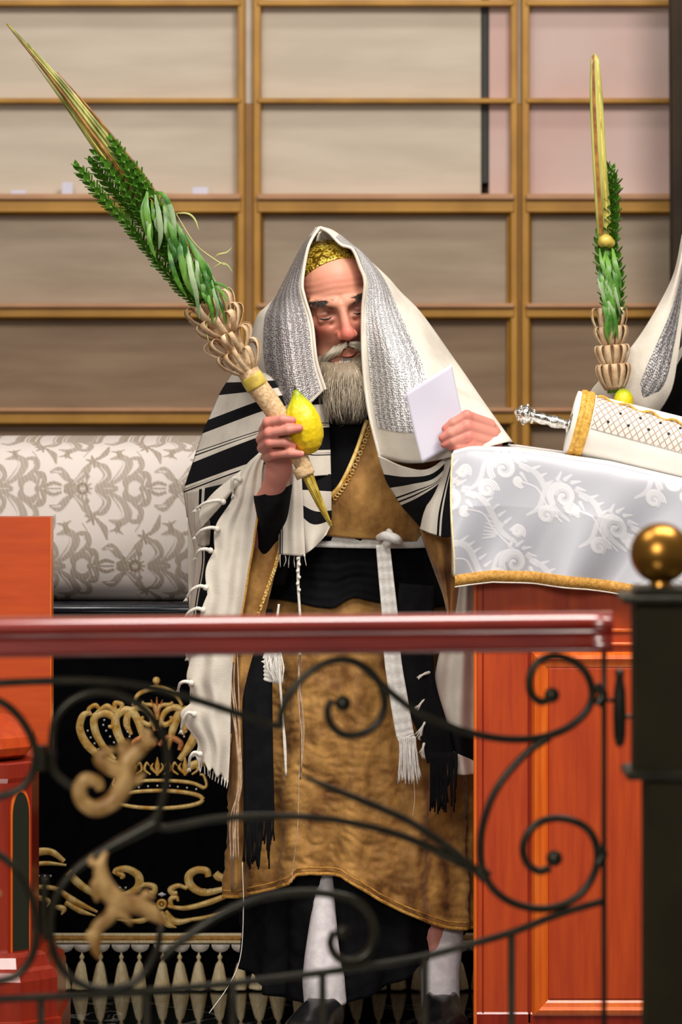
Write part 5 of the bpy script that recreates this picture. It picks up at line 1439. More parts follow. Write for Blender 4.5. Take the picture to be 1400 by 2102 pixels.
def robe_loft(na, nr, y0, hemf, add=0.0, fold=1.0, a0=-math.pi, a1=math.pi, nz=.008):
    V = []; uv = []
    for k in range(nr):
        t = k / (nr - 1)
        for j in range(na):
            a = a0 + (a1 - a0) * j / (na - 1)
            cx, hw, dp = rbat(1800); pxh = cx + hw * math.sin(a)
            hb = hemf(pxh) if math.cos(a) > 0 else hemf(cx + hw * (1 if math.sin(a) > 0 else -1))
            py = y0 + (hb - y0) * t
            cx, hw, dp = rbat(py)
            p = ringpt(py, cx, hw, dp, a, add=add)
            f = fold * max(0, (py - 1150)) / 700 * .010
            out = f * (math.sin(a * 13 + 1.0 + .5 * math.sin(py / 130)) + .5 * math.sin(a * 23 + py / 200.0))
            out += nz * mnoise.noise(Vector((p.x * 14, p.y * 14, p.z * 10))) + nz * .5 * mnoise.noise(Vector((p.x * 34, p.y * 30, p.z * 30))) + nz * (.9 if fold else 0) * (.3 - abs(mnoise.noise(Vector((p.x * 42 + 9, p.y * 30, p.z * 58))))) * min(1, max(.3, (py - 1100) / 500))
            p.x += out * math.sin(a); p.y -= out * math.cos(a)
            V.append(p); uv.append((j / (na - 1), t))
    return V, grid_faces(nr, na), uv
V, f, uv = robe_loft(360, 230, 985, hem)
rb = mk('robe', V, f, M['robe'], man, label='gold brown brocade robe'); solid(rb, .004)
hemV = [V[229 * 360 + j] for j in range(90, 271)]
mk('robe_hem', *tube([Vector(p) + Vector((0, -.003, .001)) for p in hemV], .0036, 6, 200), M['ochre_braid'], rb)
mk('robe_hem_line', *tube([Vector(p) + Vector((0, -.007, .014)) for p in hemV], .0016, 6, 200), M['ochre_braid'], rb)
# upper robe lapel (viewer's right) and vest
V, f, uv = patch([[(752, 862, -.135), (800, 880, -.125), (860, 920, -.09), (910, 960, -.02)],
                  [(728, 930, -.145), (790, 940, -.14), (850, 960, -.11), (905, 990, -.03)],
                  [(700, 990, -.145), (770, 1000, -.15), (850, 1020, -.115), (900, 1050, -.03)],
                  [(676, 1020, -.14), (750, 1050, -.15), (840, 1070, -.115), (895, 1085, -.03)],
                  [(668, 1100, -.125), (740, 1105, -.135), (830, 1110, -.11), (890, 1110, -.03)]], 60, 60, wrinkle=.006, seed=3)
lap = mk('robe_front', V, f, M['robe'], man); solid(lap, .004)
mk('robe_braid', *tube([P(753, 862, -.142), P(730, 930, -.152), P(702, 990, -.151), P(678, 1020, -.146)], .0045, 8, 40), M['gold_thread'], lap)
for k in range(16):
    t = k / 15; q = crom([list(P(762, 868, -.142)), list(P(740, 930, -.150)), list(P(712, 990, -.15)), list(P(688, 1022, -.148))], 16)[k]
    mk('braid_knot', *tube([Vector(q) + Vector((.004 * math.cos(a), -.001, .004 * math.sin(a))) for a in np.linspace(0, 5.5, 8)], .0011, 5, 14), M['gold_thread'], lap)
V, f, uv = patch([[(560, 850, -.02), (640, 815, -.09), (705, 810, -.11), (760, 815, -.10), (820, 850, -.05)],
                  [(560, 930, -.03), (640, 920, -.11), (705, 915, -.125), (760, 920, -.12), (830, 940, -.06)],
                  [(560, 1010, -.03), (640, 1010, -.115), (705, 1010, -.13), (760, 1010, -.125), (830, 1010, -.06)],
                  [(560, 1110, -.03), (640, 1110, -.11), (705, 1110, -.12), (760, 1110, -.12), (830, 1110, -.06)]], 30, 30)
solid(mk('vest', V, f, M['black_cloth'], man), .004)
# sash, belt
sashb = lambda px: np.interp(px, [560, 600, 640, 690, 715, 740, 790, 900], [1222, 1226, 1234, 1238, 1222, 1214, 1224, 1240])
V, f, uv = robe_loft(120, 24, 1108, sashb, add=.012, fold=0, nz=.008)
V = [Vector(p) + Vector((0, -.004 * abs(math.sin(i // 120 * .9)), 0)) for i, p in enumerate(V)]
solid(mk('sash', V, f, M['black_cloth'], man), .004)
V, f, uv = robe_loft(120, 6, 1087, lambda px: 1115 + .012 * (px - 700), add=.034, fold=0, nz=.003)
solid(mk('belt', V, f, M['white_knit'], man), .006)
bk_ = mk('belt_knot', *join([tube([P(776, 1104, -.160), P(792, 1100, -.182), P(812, 1106, -.182), P(822, 1112, -.160)], [.006, .010, .010, .006], 12, 20),
                        tube([P(788, 1122, -.160), P(796, 1112, -.176), P(800, 1098, -.176), P(798, 1090, -.158)], [.008, .009, .008, .006], 10, 16)]), M['white_knit'], man)
def band(pts, wid, mat, name, parent=man, nz=.003, t=.003, ribs=0):
    C = crom([list(P(*p)) for p in pts], len(pts) * 10); m = len(C); W = np.interp(np.linspace(0, 1, m), np.linspace(0, 1, len(wid)), wid); T = np.gradient(C, axis=0)
    V = []
    for k in range(m):
        tv = Vector(T[k]).normalized(); s = tv.cross(Vector((0, -1, 0))).normalized()
        for q in np.linspace(-1, 1, 9):
            p = Vector(C[k]) + s * (S(W[k]) / 2 * q); p.y -= nz * math.cos(q * 4.0) + .0012 * math.sin(k * 1.7) * ribs
            V.append(p)
    o = mk(name, V, grid_faces(m, 9), M[mat], parent); solid(o, t); return o
band([(786, 1118, -.168), (792, 1180, -.165), (800, 1260, -.168), (806, 1350, -.172), (818, 1430, -.176), (830, 1500, -.178), (836, 1520, -.178)], [28, 30, 32, 34, 36, 36, 34], 'white_knit', 'belt_tail', ribs=1)
band([(568, 1300, -.16), (562, 1330, -.17), (556, 1370, -.175), (548, 1398, -.175)], [20, 30, 46, 52], 'white_knit', 'belt_tail', ribs=1)
for k in range(26):
    x = 820 + k * 1.3; e = 818 + (k - 0) * 1.75; 
    mk('belt_fringe', *tube([P(x, 1512, -.180 - .003 * (k % 3)), P(x + (e - x) * .5 + rnd.uniform(-2, 2), 1555, -.186 - .004 * (k % 2)), P(e + rnd.uniform(-3, 3), 1600 + rnd.uniform(-8, 10), -.182)], .0013, 5, 12), M['white_knit'], man)
for k in range(16):
    x = 548 + k * 1.9
    mk('belt_fringe', *tube([P(x, 1340, -.182), P(x + 8 * math.sin(k), 1370, -.188), P(560 + k * 1.4 + rnd.uniform(-3, 3), 1398 + rnd.uniform(-6, 8), -.184)], .0013, 5, 12), M['white_knit'], man)
# long black tails of the sash
band([(530, 1250, -.15), (528, 1400, -.178), (530, 1560, -.186), (532, 1680, -.188)], [58, 60, 60, 62], 'black_cloth', 'sash_tail')
band([(856, 1200, -.15), (850, 1300, -.165), (856, 1400, -.17), (890, 1500, -.172), (905, 1560, -.172)], [72, 80, 74, 60, 56], 'black_cloth', 'sash_tail')
for (xa, xb, ya, yb_) in ((501, 562, 1670, 1785), (884, 938, 1550, 1672)):
    for k in range(30):
        x = xa + (xb - xa) * k / 29; ye = yb_ - 60 * abs(math.sin(k * .35 + (1 if xa < 600 else .4))) * (1 if k > 16 else .3)
        mk('sash_fringe', *tube([P(x, ya - 6, -.190), P(x + rnd.uniform(-2, 2), (ya + ye) / 2, -.197), P(x + rnd.uniform(-5, 2), ye, -.192)], .0018, 5, 8), M['black_cloth'], man)
# lower black gown
gown_hem = lambda px: np.interp(px, [480, 505, 560, 620, 700, 760, 830, 880, 930, 980], [1985, 2020, 2030, 2032, 2032, 2018, 1990, 1962, 1930, 1915])
V, f, uv = robe_loft(160, 40, 1700, gown_hem, add=-.035, fold=1.0)
solid(mk('gown', V, f, M['black_cloth'], man), .004)
# stockings and shoes
def legtube(pts, rr, name):
    mk(name, *tube([P(*p) for p in pts], rr, 20, 40), M['stocking'], man, label='white stocking')
legtube([(668, 1790, -.075), (664, 1880, -.10), (662, 1960, -.115), (664, 2010, -.12), (668, 2062, -.12)], [.016, .026, .036, .043, .043], 'stocking')
legtube([(902, 1840, .04), (902, 1940, -.012), (903, 2000, -.036), (905, 2070, -.05)], [.052, .048, .040, .039], 'stocking')
def shoe(hx, hy, Y0, tx_, Yt, lab):
    """heel px, toe px"""
    a = P(hx, 0, Y0); b = P(tx_, 0, Yt); d = Vector((b.x - a.x, b.y - a.y, 0)); L_ = d.length; d.normalize(); s = Vector((-d.y, d.x, 0))
    def fn(X, Y, Z):
        u = (X - a.x) * d.x + (Y - a.y) * d.y; v = (X - a.x) * s.x + (Y - a.y) * s.y
        q = ell(u, v, Z, (.03, 0, .045), (.045, .037, .05)); q = smin(q, ell(u, v, Z, (L_ * .72, 0, .03), (L_ * .34, .048, .036)), .03)
        q = smin(q, ell(u, v, Z, (L_ * .4, 0, .045), (L_ * .35, .038, .042)), .03)
        q = smax(q, -ell(u, v, Z, (.035, 0, .105), (.058, .03, .035)), .006)
        return smax(q, .004 - Z, .002)
    lo = (min(a.x, b.x) - .09, min(a.y, b.y) - .09, -.004); hi = (max(a.x, b.x) + .09, max(a.y, b.y) + .09, .11)
    v, f = surfnets(fn, lo, hi, .004)
    o = mk('shoe', v, f, M['shoe'], man, label=lab)
    c = (a + d * (L_ * .45)); c.z = .005
    V = []
    for zz2 in (0.0005, .010):
        for k in range(28):
            an = 2 * math.pi * k / 28; V.append(c + d * (math.cos(an) * L_ * .60) + s * (math.sin(an) * .048) + Vector((0, 0, zz2 - .005)))
    mk('sole', V, grid_faces(2, 28, True).tolist() + [tuple(range(28))], M['shoe'], o)
    return o
shoe(676, 0, -.10, 612, -.30, 'black leather shoe turned toward the viewer left'); shoe(905, 0, -.05, 918, -.26, 'black leather shoe')

# sleeves
V, f, uv = patch([[(505, 1000, -.10), (526, 1018, -.225), (588, 1000, -.235), (612, 985, -.15)],
                  [(505, 1040, -.10), (535, 1060, -.235), (578, 1050, -.235), (605, 1060, -.15)],
                  [(505, 1140, -.10), (540, 1140, -.175), (572, 1120, -.165), (600, 1130, -.14)],
                  [(500, 1210, -.09), (525, 1210, -.14), (555, 1200, -.145), (585, 1200, -.12)]], 30, 30)
V = [p if True else p for p in V]
solid(mk('sleeve', V, f, M['black_cloth'], man, label='black sleeve'), .003)
V, f, uv = patch([[(518, 1120, -.165), (545, 1080, -.17), (572, 1056, -.175), (590, 1050, -.17)],
                  [(500, 1180, -.165), (528, 1165, -.175), (552, 1155, -.18), (570, 1150, -.172)],
                  [(480, 1290, -.16), (500, 1290, -.185), (520, 1288, -.178), (538, 1284, -.168)],
                  [(478, 1450, -.16), (490, 1450, -.185), (498, 1450, -.178), (506, 1450, -.168)],
                  [(476, 1830, -.14), (482, 1830, -.165), (490, 1826, -.165), (500, 1822, -.158)]], 30, 60, wrinkle=.006, seed=9)
sl = mk('robe_sleeve', V, f, M['robe'], man); solid(sl, .003)
mk('sleeve_braid', *join([tube([P(591 + dx, 1052, -.176), P(570 + dx, 1150, -.18), P(553 + dx, 1200, -.18), (P(527 + dx, 1270, -.178))], .0022, 6, 40) for dx in (-3, 1)]), M['gold_thread'], sl)
for k in range(34):
    q = crom([list(P(585, 1080, -.181)), list(P(566, 1160, -.183)), list(P(552, 1200, -.183)), list(P(526, 1272, -.181))], 34)[k]
    mk('braid_knot', *ball(Vector(q) + Vector((.0015 * (-1) ** k, 0, 0)), .0026, 6), M['gold_thread'], sl)
V, f, uv = patch([[(860, 1080, -.13), (890, 1092, -.175), (925, 1100, -.16), (950, 1090, -.10)],
                  [(880, 1140, -.13), (900, 1150, -.175), (928, 1160, -.16), (955, 1150, -.10)],
                  [(908, 1215, -.13), (915, 1225, -.165), (925, 1235, -.16), (945, 1230, -.10)],
                  [(918, 1255, -.12), (921, 1262, -.14), (925, 1268, -.14), (935, 1265, -.12)]], 30, 30, fold=lambda u, v: .006 * np.sin(u * 18))
solid(mk('robe_sleeve', V, f, M['robe'], man), .003)

# ------------------------------------------------------------------ prayer shawl
M['stripe_shoulder'] = stripes('shawl_stripes_shoulder', 1, [(.0, .05), (.08, .16), (.30, .38), (.505, .512), (.525, .532), (.56, .75), (.768, .776), (.79, .798), (1.0, 1.0)][1:8])
sh = mk('prayer_shawl', *patch([
    [(655, 470, -.10), (640, 500, -.02), (655, 478, .06)], [(640, 520, -.02), (660, 540, .04), (700, 520, .085)]], 6, 6)[:2], M['cream'], man, label='cream wool prayer shawl with black stripes')
def sp_(name, rows, mat, nu=60, nv=60, vv=None, uu=None, fold=None, wr=.003, t=.0022, seed=0, label=None):
    V, f, uv = patch(rows, nu, nv, vv, uu, fold, True, wr, seed)
    o = mk(name, V, f, M[mat], sh, uv=uv, label=label); solid(o, t); return o, V
Lh_ = [[(656, 467, -.125), (652, 467, -.09), (648, 469, -.02), (655, 478, .06)],
       [(640, 492, -.145), (630, 497, -.10), (618, 514, -.03), (635, 516, .07)],
       [(630, 520, -.160), (612, 532, -.115), (596, 556, -.03), (615, 560, .08)],
       [(621, 580, -.172), (590, 594, -.15), (563, 612, -.06), (580, 625, .08)],
       [(626, 612, -.176), (586, 622, -.165), (548, 628, -.07), (560, 645, .07)],
       [(641, 665, -.180), (588, 668, -.19), (528, 655, -.09), (530, 680, .06)],
       [(650, 740, -.186), (598, 748, -.205), (520, 735, -.12), (500, 745, .05)],
       [(668, 800, -.192), (612, 842, -.215), (540, 815, -.14), (485, 800, .04)]]
Rh_ = [[(657, 467, -.125), (661, 466, -.09), (664, 469, -.02), (658, 478, .06)],
       [(676, 478, -.135), (684, 474, -.095), (692, 482, -.02), (672, 490, .07)],
       [(700, 502, -.155), (714, 498, -.10), (728, 514, -.02), (700, 520, .08)],
       [(724, 512, -.162), (742, 520, -.115), (758, 540, -.025), (725, 550, .085)],
       [(739, 548, -.170), (768, 556, -.13), (796, 572, -.03), (755, 580, .09)],
       [(749, 580, -.178), (785, 590, -.145), (822, 600, -.04), (785, 610, .095)],
       [(744, 640, -.18), (800, 645, -.165), (866, 645, -.05), (830, 655, .10)],
       [(745, 740, -.19), (835, 745, -.225), (938, 748, -.07), (900, 755, .12)],
       [(756, 840, -.20), (850, 850, -.255), (998, 838, -.22), (960, 850, .12)],
       [(780, 940, -.21), (868, 950, -.265), (1046, 906, -.295), (1000, 935, .12)]]
lo_, LV = sp_('hood', Lh_, 'cream', 70, 90, fold=lambda u, v: .006 * np.sin(u * 14 + v * 3) * v)
ro_, RV = sp_('hood', Rh_, 'cream', 80, 100, fold=lambda u, v: (.010 * np.sin(u * 9 - v * 2.5) + .004 * np.sin(u * 21 + v * 5)) * v)
def subgrid(V, nu, nv, u0, u1, v0, v1, lift):
    A = np.array(V).reshape(nv, nu, 3); m1, m2 = int((v1 - v0) * nv * 1.3) + 4, int((u1 - u0) * nu * 1.5) + 4
    uu = np.linspace(u0, u1, m2) * (nu - 1); vv = np.linspace(v0, v1, m1) * (nv - 1)
    ui = np.clip(uu.astype(int), 0, nu - 2); vi = np.clip(vv.astype(int), 0, nv - 2); fu = (uu - ui)[None, :, None]; fv = (vv - vi)[:, None, None]
    G = A[np.ix_(vi, ui)] * (1 - fu) * (1 - fv) + A[np.ix_(vi, ui + 1)] * fu * (1 - fv) + A[np.ix_(vi + 1, ui)] * (1 - fu) * fv + A[np.ix_(vi + 1, ui + 1)] * fu * fv
    du = np.gradient(G, axis=1); dv = np.gradient(G, axis=0); n_ = np.cross(du, dv); n_ /= np.linalg.norm(n_, axis=2)[..., None] + 1e-9
    if n_[m1 // 2, m2 // 2, 1] > 0: n_ = -n_
    G = G + n_ * lift
    uv = np.stack(np.meshgrid(np.linspace(0, 1, m2), np.linspace(0, 1, m1)), -1).reshape(-1, 2)
    return G.reshape(-1, 3), grid_faces(m1, m2), uv
v, f, uv = subgrid(LV, 70, 90, .05, .55, .10, .985, .0025); mk('silver_band', v, f, M['silver_left'], sh, uv=uv, label='woven silver collar band')
v, f, uv = subgrid(RV, 80, 100, .05, .42, .16, .93, .0025); mk('silver_band', v, f, M['silver_right'], sh, uv=uv, label='woven silver collar band')
def edgecord(V, nu, nv, r, mat='cream'):
    A = np.array(V).reshape(nv, nu, 3); mk('hood_edge', *tube([A[k, 0] for k in range(0, nv, 4)] + [A[-1, 0]], r, 8, nv), M[mat], sh)
edgecord(LV, 70, 90, .0034); edgecord(RV, 80, 100, .0034)
# back of the shawl
sp_('shawl_back', [[(655, 478, .06), (658, 476, .065), (658, 478, .06)], [(618, 560, .08), (690, 545, .13), (757, 580, .09)], [(528, 680, .06), (700, 660, .17), (832, 655, .10)],
                   [(485, 800, .04), (700, 800, .21), (962, 850, .12)], [(400, 960, .02), (700, 960, .25), (1020, 960, .12)], [(386, 1120, .02), (700, 1120, .28), (1010, 1120, .14)],
                   [(390, 1300, .03), (700, 1320, .30), (1000, 1320, .16)], [(390, 1500, .05), (700, 1520, .32), (990, 1520, .18)]], 'cream', 40, 60)
# shoulder with stripes
vv = [0, .08, .16, .30, .38, .52, .56, .76, .80, 1.0]
rows_ = [[(486, 755, .02), (535, 765, -.14), (600, 770, -.175), (640, 770, -.165), (668, 768, -.15)],
         [(466, 785, .01), (530, 783, -.16), (600, 779, -.18), (640, 779, -.17), (668, 778, -.15)],
         [(450, 812, .01), (534, 802, -.175), (600, 792, -.185), (640, 791, -.172), (668, 790, -.155)],
         [(428, 862, .0), (538, 821, -.185), (605, 808, -.19), (645, 806, -.175), (671, 805, -.155)],
         [(416, 890, -.01), (545, 842, -.19), (608, 831, -.19), (647, 830, -.175), (673, 829, -.155)],
         [(402, 930, -.01), (534, 886, -.20), (606, 870, -.19), (648, 870, -.175), (675, 870, -.155)],
         [(396, 950, -.02), (532, 897, -.205), (606, 879, -.19), (648, 878, -.175), (676, 877, -.155)],
         [(379, 1000, -.02), (520, 950, -.20), (605, 928, -.185), (650, 926, -.175), (678, 925, -.155)],
         [(378, 1012, -.02), (505, 965, -.19), (605, 937, -.185), (650, 936, -.175), (678, 935, -.155)],
         [(384, 1062, -.03), (480, 1030, -.17), (600, 985, -.18), (650, 977, -.172), (679, 975, -.155)]]
sp_('shawl_shoulder', rows_, 'stripe_shoulder', 90, 110, vv=vv, uu=[0, .35, .6, .82, 1], fold=lambda u, v: .004 * np.sin(v * 9 + u * 6), seed=4)
# lower front corner of the shawl
M['stripe_corner'] = stripes('shawl_stripes_corner', 1, [(.0, .20), (.45, .62)])
sp_('shawl_corner', [[(600, 974, -.172), (640, 974, -.172), (679, 973, -.155)], [(600, 1004, -.175), (640, 1006, -.175), (680, 1008, -.156)],
                     [(600, 1020, -.178), (645, 1040, -.178), (680, 1040, -.158)], [(602, 1036, -.180), (640, 1072, -.180), (680, 1066, -.158)],
                     [(604, 1090, -.180), (640, 1105, -.182), (678, 1080, -.16)], [(618, 1142, -.180), (640, 1128, -.182), (670, 1098, -.165)]], 'stripe_corner', 40, 60, fold=lambda u, v: .004 * np.sin(u * 8 + v * 4))
M['stripe_strip'] = stripes('shawl_stripes_strip', 0, [(.05, .10), (.14, .17)])
sp_('shawl_fall', [[(580, 950, -.19), (600, 952, -.21), (618, 960, -.19)], [(576, 1020, -.19), (600, 1020, -.212), (622, 1030, -.195)], [(573, 1080, -.188), (598, 1080, -.208), (624, 1085, -.195)],
                   [(572, 1138, -.186), (598, 1140, -.205), (627, 1143, -.195)]], 'stripe_strip', 30, 40, fold=lambda u, v: .003 * np.sin(u * 12))
for k in range(16):
    x = 575 + k * 3.3
    mk('black_fringe', *tube([P(x, 1138, -.195), P(x + rnd.uniform(-2, 3), 1150, -.198), P(x + rnd.uniform(-3, 5), 1160 + rnd.uniform(-4, 6), -.196)], .0008, 4, 6), M['black_cloth' if k % 3 else 'yarn'], sh)
# right-hand corner: stripes running down to the sleeve
M['stripe_rt'] = stripes('shawl_stripes_right', 1, [(.18, .34), (.46, .475), (.50, .515), (.54, 1.0)])
sp_('shawl_right', [[(776, 935, -.215), (830, 958, -.262), (880, 962, -.272), (930, 925, -.268)],
                    [(793, 985, -.215), (840, 985, -.262), (890, 975, -.274), (933, 935, -.272)],
                    [(808, 1012, -.212), (850, 1000, -.262), (895, 985, -.276), (935, 940, -.275)],
                    [(826, 1040, -.205), (862, 1022, -.260), (905, 990, -.276), (937, 946, -.276)],
                    [(848, 1064, -.20), (880, 1040, -.255), (912, 1000, -.274), (940, 952, -.276)],
                    [(872, 1092, -.19), (895, 1060, -.24), (920, 1010, -.27), (944, 960, -.274)]], 'stripe_rt', 60, 70, vv=[0, .25, .42, .56, .75, 1], seed=12)
M['stripe_cuff'] = stripes('shawl_stripes_cuff', 0, [(.44, .50), (.55, .83), (.87, .91)])
sp_('shawl_cuff', [[(920, 938, -.278), (928, 934, -.285), (938, 930, -.285), (948, 940, -.27)], [(895, 1000, -.268), (908, 1000, -.285), (925, 1000, -.288), (945, 1000, -.27)],
                   [(872, 1050, -.255), (893, 1052, -.282), (918, 1056, -.288), (940, 1050, -.27)], [(863, 1086, -.245), (888, 1096, -.278), (915, 1103, -.285), (938, 1098, -.268)]], 'stripe_cuff', 50, 50,
    fold=lambda u, v: .007 * np.sin(u * 9) * v)
# dark edge peeking at the far right shoulder
band([(1030, 900, -.06), (1042, 910, -.06), (1058, 922, -.06)], [6, 12, 16], 'black_cloth', 'shawl_stripe_edge', sh)
# hanging panel at the viewer's left with its scalloped fringe edge
M['stripe_hang'] = stripes('shawl_stripes_hang', 0, [(.30, .36), (.42, .92)])
sp_('shawl_hang', [[(384, 1010, -.03), (430, 1000, -.13), (500, 985, -.17)], [(388, 1070, -.04), (425, 1060, -.13), (478, 1040, -.17)], [(402, 1150, -.05), (425, 1150, -.13), (450, 1150, -.16)],
                   [(392, 1230, -.05), (412, 1230, -.13), (440, 1230, -.16)], [(383, 1300, -.05), (403, 1300, -.13), (430, 1300, -.16)], [(392, 1400, -.05), (405, 1400, -.13), (425, 1400, -.15)],
                   [(396, 1500, -.05), (410, 1500, -.12), (430, 1500, -.14)]], 'stripe_hang', 40, 80, fold=lambda u, v: .004 * np.sin(u * 9 + v * 10))
sp_('shawl_fold', [[(500, 962, -.195), (470, 985, -.205), (440, 1010, -.205), (414, 1040, -.19)], [(506, 976, -.205), (480, 1000, -.215), (450, 1028, -.215), (408, 1062, -.19)],
                   [(494, 990, -.195), (475, 1010, -.205), (452, 1040, -.205), (412, 1086, -.185)]], 'cream', 40, 16)
sp_('shawl_fold', [[(402, 1040, -.15), (412, 1045, -.175), (424, 1048, -.16)], [(400, 1080, -.15), (414, 1085, -.18), (432, 1080, -.16)], [(408, 1120, -.14), (418, 1122, -.16), (430, 1118, -.15)]], 'cream', 20, 20)
L_e = [(530, 926), (505, 962), (482, 1004), (470, 1040), (446, 1084), (436, 1130), (428, 1166), (424, 1204), (418, 1246), (412, 1290), (398, 1330), (394, 1362), (384, 1400), (396, 1440), (374, 1470), (404, 1530), (400, 1556)]
Rr_e = [(542, 936), (538, 962), (536, 1004), (530, 1040), (524, 1084), (517, 1130), (510, 1166), (504, 1204), (497, 1246), (488, 1290), (482, 1330), (478, 1362), (475, 1400), (474, 1440), (473, 1480), (472, 1540), (469, 1606)]
rows_ = []
for i, (a, b) in enumerate(zip(L_e, Rr_e)):
    t = i / 16; yb_ = -.205 - .01 * math.sin(t * 3)
    sc_ = 5 * math.sin(i * math.pi)   # placeholder zero
    rows_.append([(a[0], a[1], yb_ + .006), (a[0] * .66 + b[0] * .34, a[1] * .66 + b[1] * .34, yb_ - .010), (a[0] * .34 + b[0] * .66, a[1] * .34 + b[1] * .66, yb_ - .012), (b[0], b[1], yb_)])
V, f, uv = patch(rows_, 50, 170, fold=lambda u, v: .005 * np.sin(u * 7 + v * 4) + .003 * np.sin(u * 15 - v * 9), wrinkle=.003)
V = V.reshape(170, 50, 3)
for k in range(170):
    t = k / 169; ph = t * 13.0
    sc_ = S(9) * (abs(math.sin(ph * math.pi / 1.0 * .5)) - .5)
    V[k, :, 0] -= sc_ * np.linspace(1, 0, 50) ** 3
    if t > .9: V[k, :, 2] += S(10) * np.sin(np.linspace(0, 1, 50) * 26) * (t - .9) * 6
hp_ = mk('shawl_panel', V.reshape(-1, 3), f, M['cream'], sh, uv=uv); solid(hp_, .003)
mk('panel_braid', *tube([V[k, 49] + np.array([.002, -.001, 0]) for k in range(20, 118, 6)], .0022, 6, 60), M['ochre_braid'], sh)
def knot(pts, r=(.0044, .0036, .0032, .0026)):
    ps = [tube([P(*p) for p in pts], list(r), 8, 18)]
    ps.append(ball(P(*pts[0]), r[0] * 1.45, 8)); p = pts[-1]; q = pts[-2]; dx, dy = p[0] - q[0], p[1] - q[1]
    for s in (-1, 0, 1): ps.append(tube([P(*p), P(p[0] + dx * .35 + s * 4, p[1] + dy * .35 + 4, p[2])], [r[3] * .6, r[3] * .35], 5, 4))
    v, f = join(ps); mk('fringe_knot', v, f, M['yarn'], sh)
for (x, y, x2, y2) in ((486, 984, 478, 1012), (452, 1030, 404, 1044), (440, 1086, 402, 1100), (426, 1130, 402, 1142), (416, 1206, 384, 1226), (410, 1252, 378, 1272), (396, 1332, 384, 1348), (386, 1402, 366, 1414), (392, 1466, 372, 1496), (404, 1548, 388, 1574)):
    knot([(x + 6, y, -.222), (x - 6, y - 3, -.226), ((x + x2) / 2 - 6, (y + y2) / 2 - 5, -.222), (x2, y2, -.21)])
for x in range(408, 470, 6): mk('fringe_thread', *tube([P(x, 1560 + (x - 400) * .6, -.21), P(x + rnd.uniform(-4, 2), 1578 + (x - 400) * .6, -.212)], .0012, 4, 4), M['yarn'], sh)
# right hanging end beside the lectern
M['stripe_r2'] = stripes('shawl_stripes_right_end', 1, [(.70, .86)])
sp_('shawl_end', [[(925, 1196, -.125), (955, 1196, -.13), (985, 1196, -.10)], [(912, 1290, -.13), (950, 1290, -.135), (990, 1290, -.10)], [(894, 1380, -.135), (945, 1380, -.145), (990, 1380, -.11)],
                  [(884, 1470, -.14), (940, 1490, -.15), (990, 1510, -.12)], [(896, 1500, -.142), (940, 1530, -.152), (990, 1560, -.12)], [(914, 1590, -.142), (950, 1590, -.15), (990, 1590, -.12)]], 'stripe_r2', 50, 80,
    vv=[0, .22, .45, .70, .80, 1], fold=lambda u, v: .007 * np.sin(u * 13 + 1))
for (a, b) in (((888, 1378), (848, 1396)), ((882, 1424), (850, 1462)), ((880, 1470), (858, 1512)), ((872, 1520), (866, 1550)), ((930, 1268), (920, 1300))):
    for k in range(5):
        mk('fringe_knot', *tube([P(a[0], a[1], -.16), P((a[0] + b[0]) / 2, (a[1] + b[1]) / 2 - 2, -.172 - .003 * (k % 2)), P(b[0] + k * 3 - 6, b[1] + abs(k - 2) * -2 + k * 3, -.168)], [.0040, .0022, .0012], 6, 12), M['yarn'], sh)
# ritual strings
def strings(pts, n, r, mat, sx=3, name='hanging_string'):
    for k in range(n):
        j = (k - (n - 1) / 2) * sx
        mk(name, *tube([P(p[0] + j * (.4 + .6 * math.sin(i * 1.9 + k)) + rnd.uniform(-1, 1), p[1], p[2]) for i, p in enumerate(pts)], r, 5, 40), M[mat], sh)
mk('hanging_cord', *tube([P(613, 1140, -.196), P(612, 1200, -.198), P(616, 1270, -.198), P(616, 1345, -.2)], [.004, .0032, .0030, .0030], 6, 60), M['yarn'], sh)
mk('hanging_cord', *join([ball(P(611 + (k % 2) * 3, 1146 + k * 13, -.200), .0042, 7) for k in range(6)]), M['yarn'], sh)
strings([(616, 1340, -.2), (617, 1420, -.2), (618, 1500, -.2), (616, 1600, -.2)], 5, .0011, 'string', 3.2)
strings([(614, 1590, -.2), (610, 1700, -.2), (602, 1770, -.19), (598, 1812, -.19)], 1, .0011, 'string')
strings([(486, 1300, -.21), (480, 1400, -.212), (484, 1500, -.212), (494, 1600, -.212), (484, 1680, -.21), (478, 1765, -.205)], 6, .0012, 'string', 4.5)
strings([(572, 1240, -.19), (568, 1290, -.195), (574, 1390, -.2), (580, 1470, -.2), (584, 1530, -.2), (588, 1592, -.2)], 2, .0022, 'yarn', 3)
strings([(850, 1600, -.186), (852, 1640, -.186), (847, 1675, -.186)], 1, .0009, 'string')
strings([(498, 1770, -.2), (500, 1860, -.2), (494, 1960, -.2), (470, 2020, -.22), (430, 2080, -.24)], 1, .0009, 'yarn')

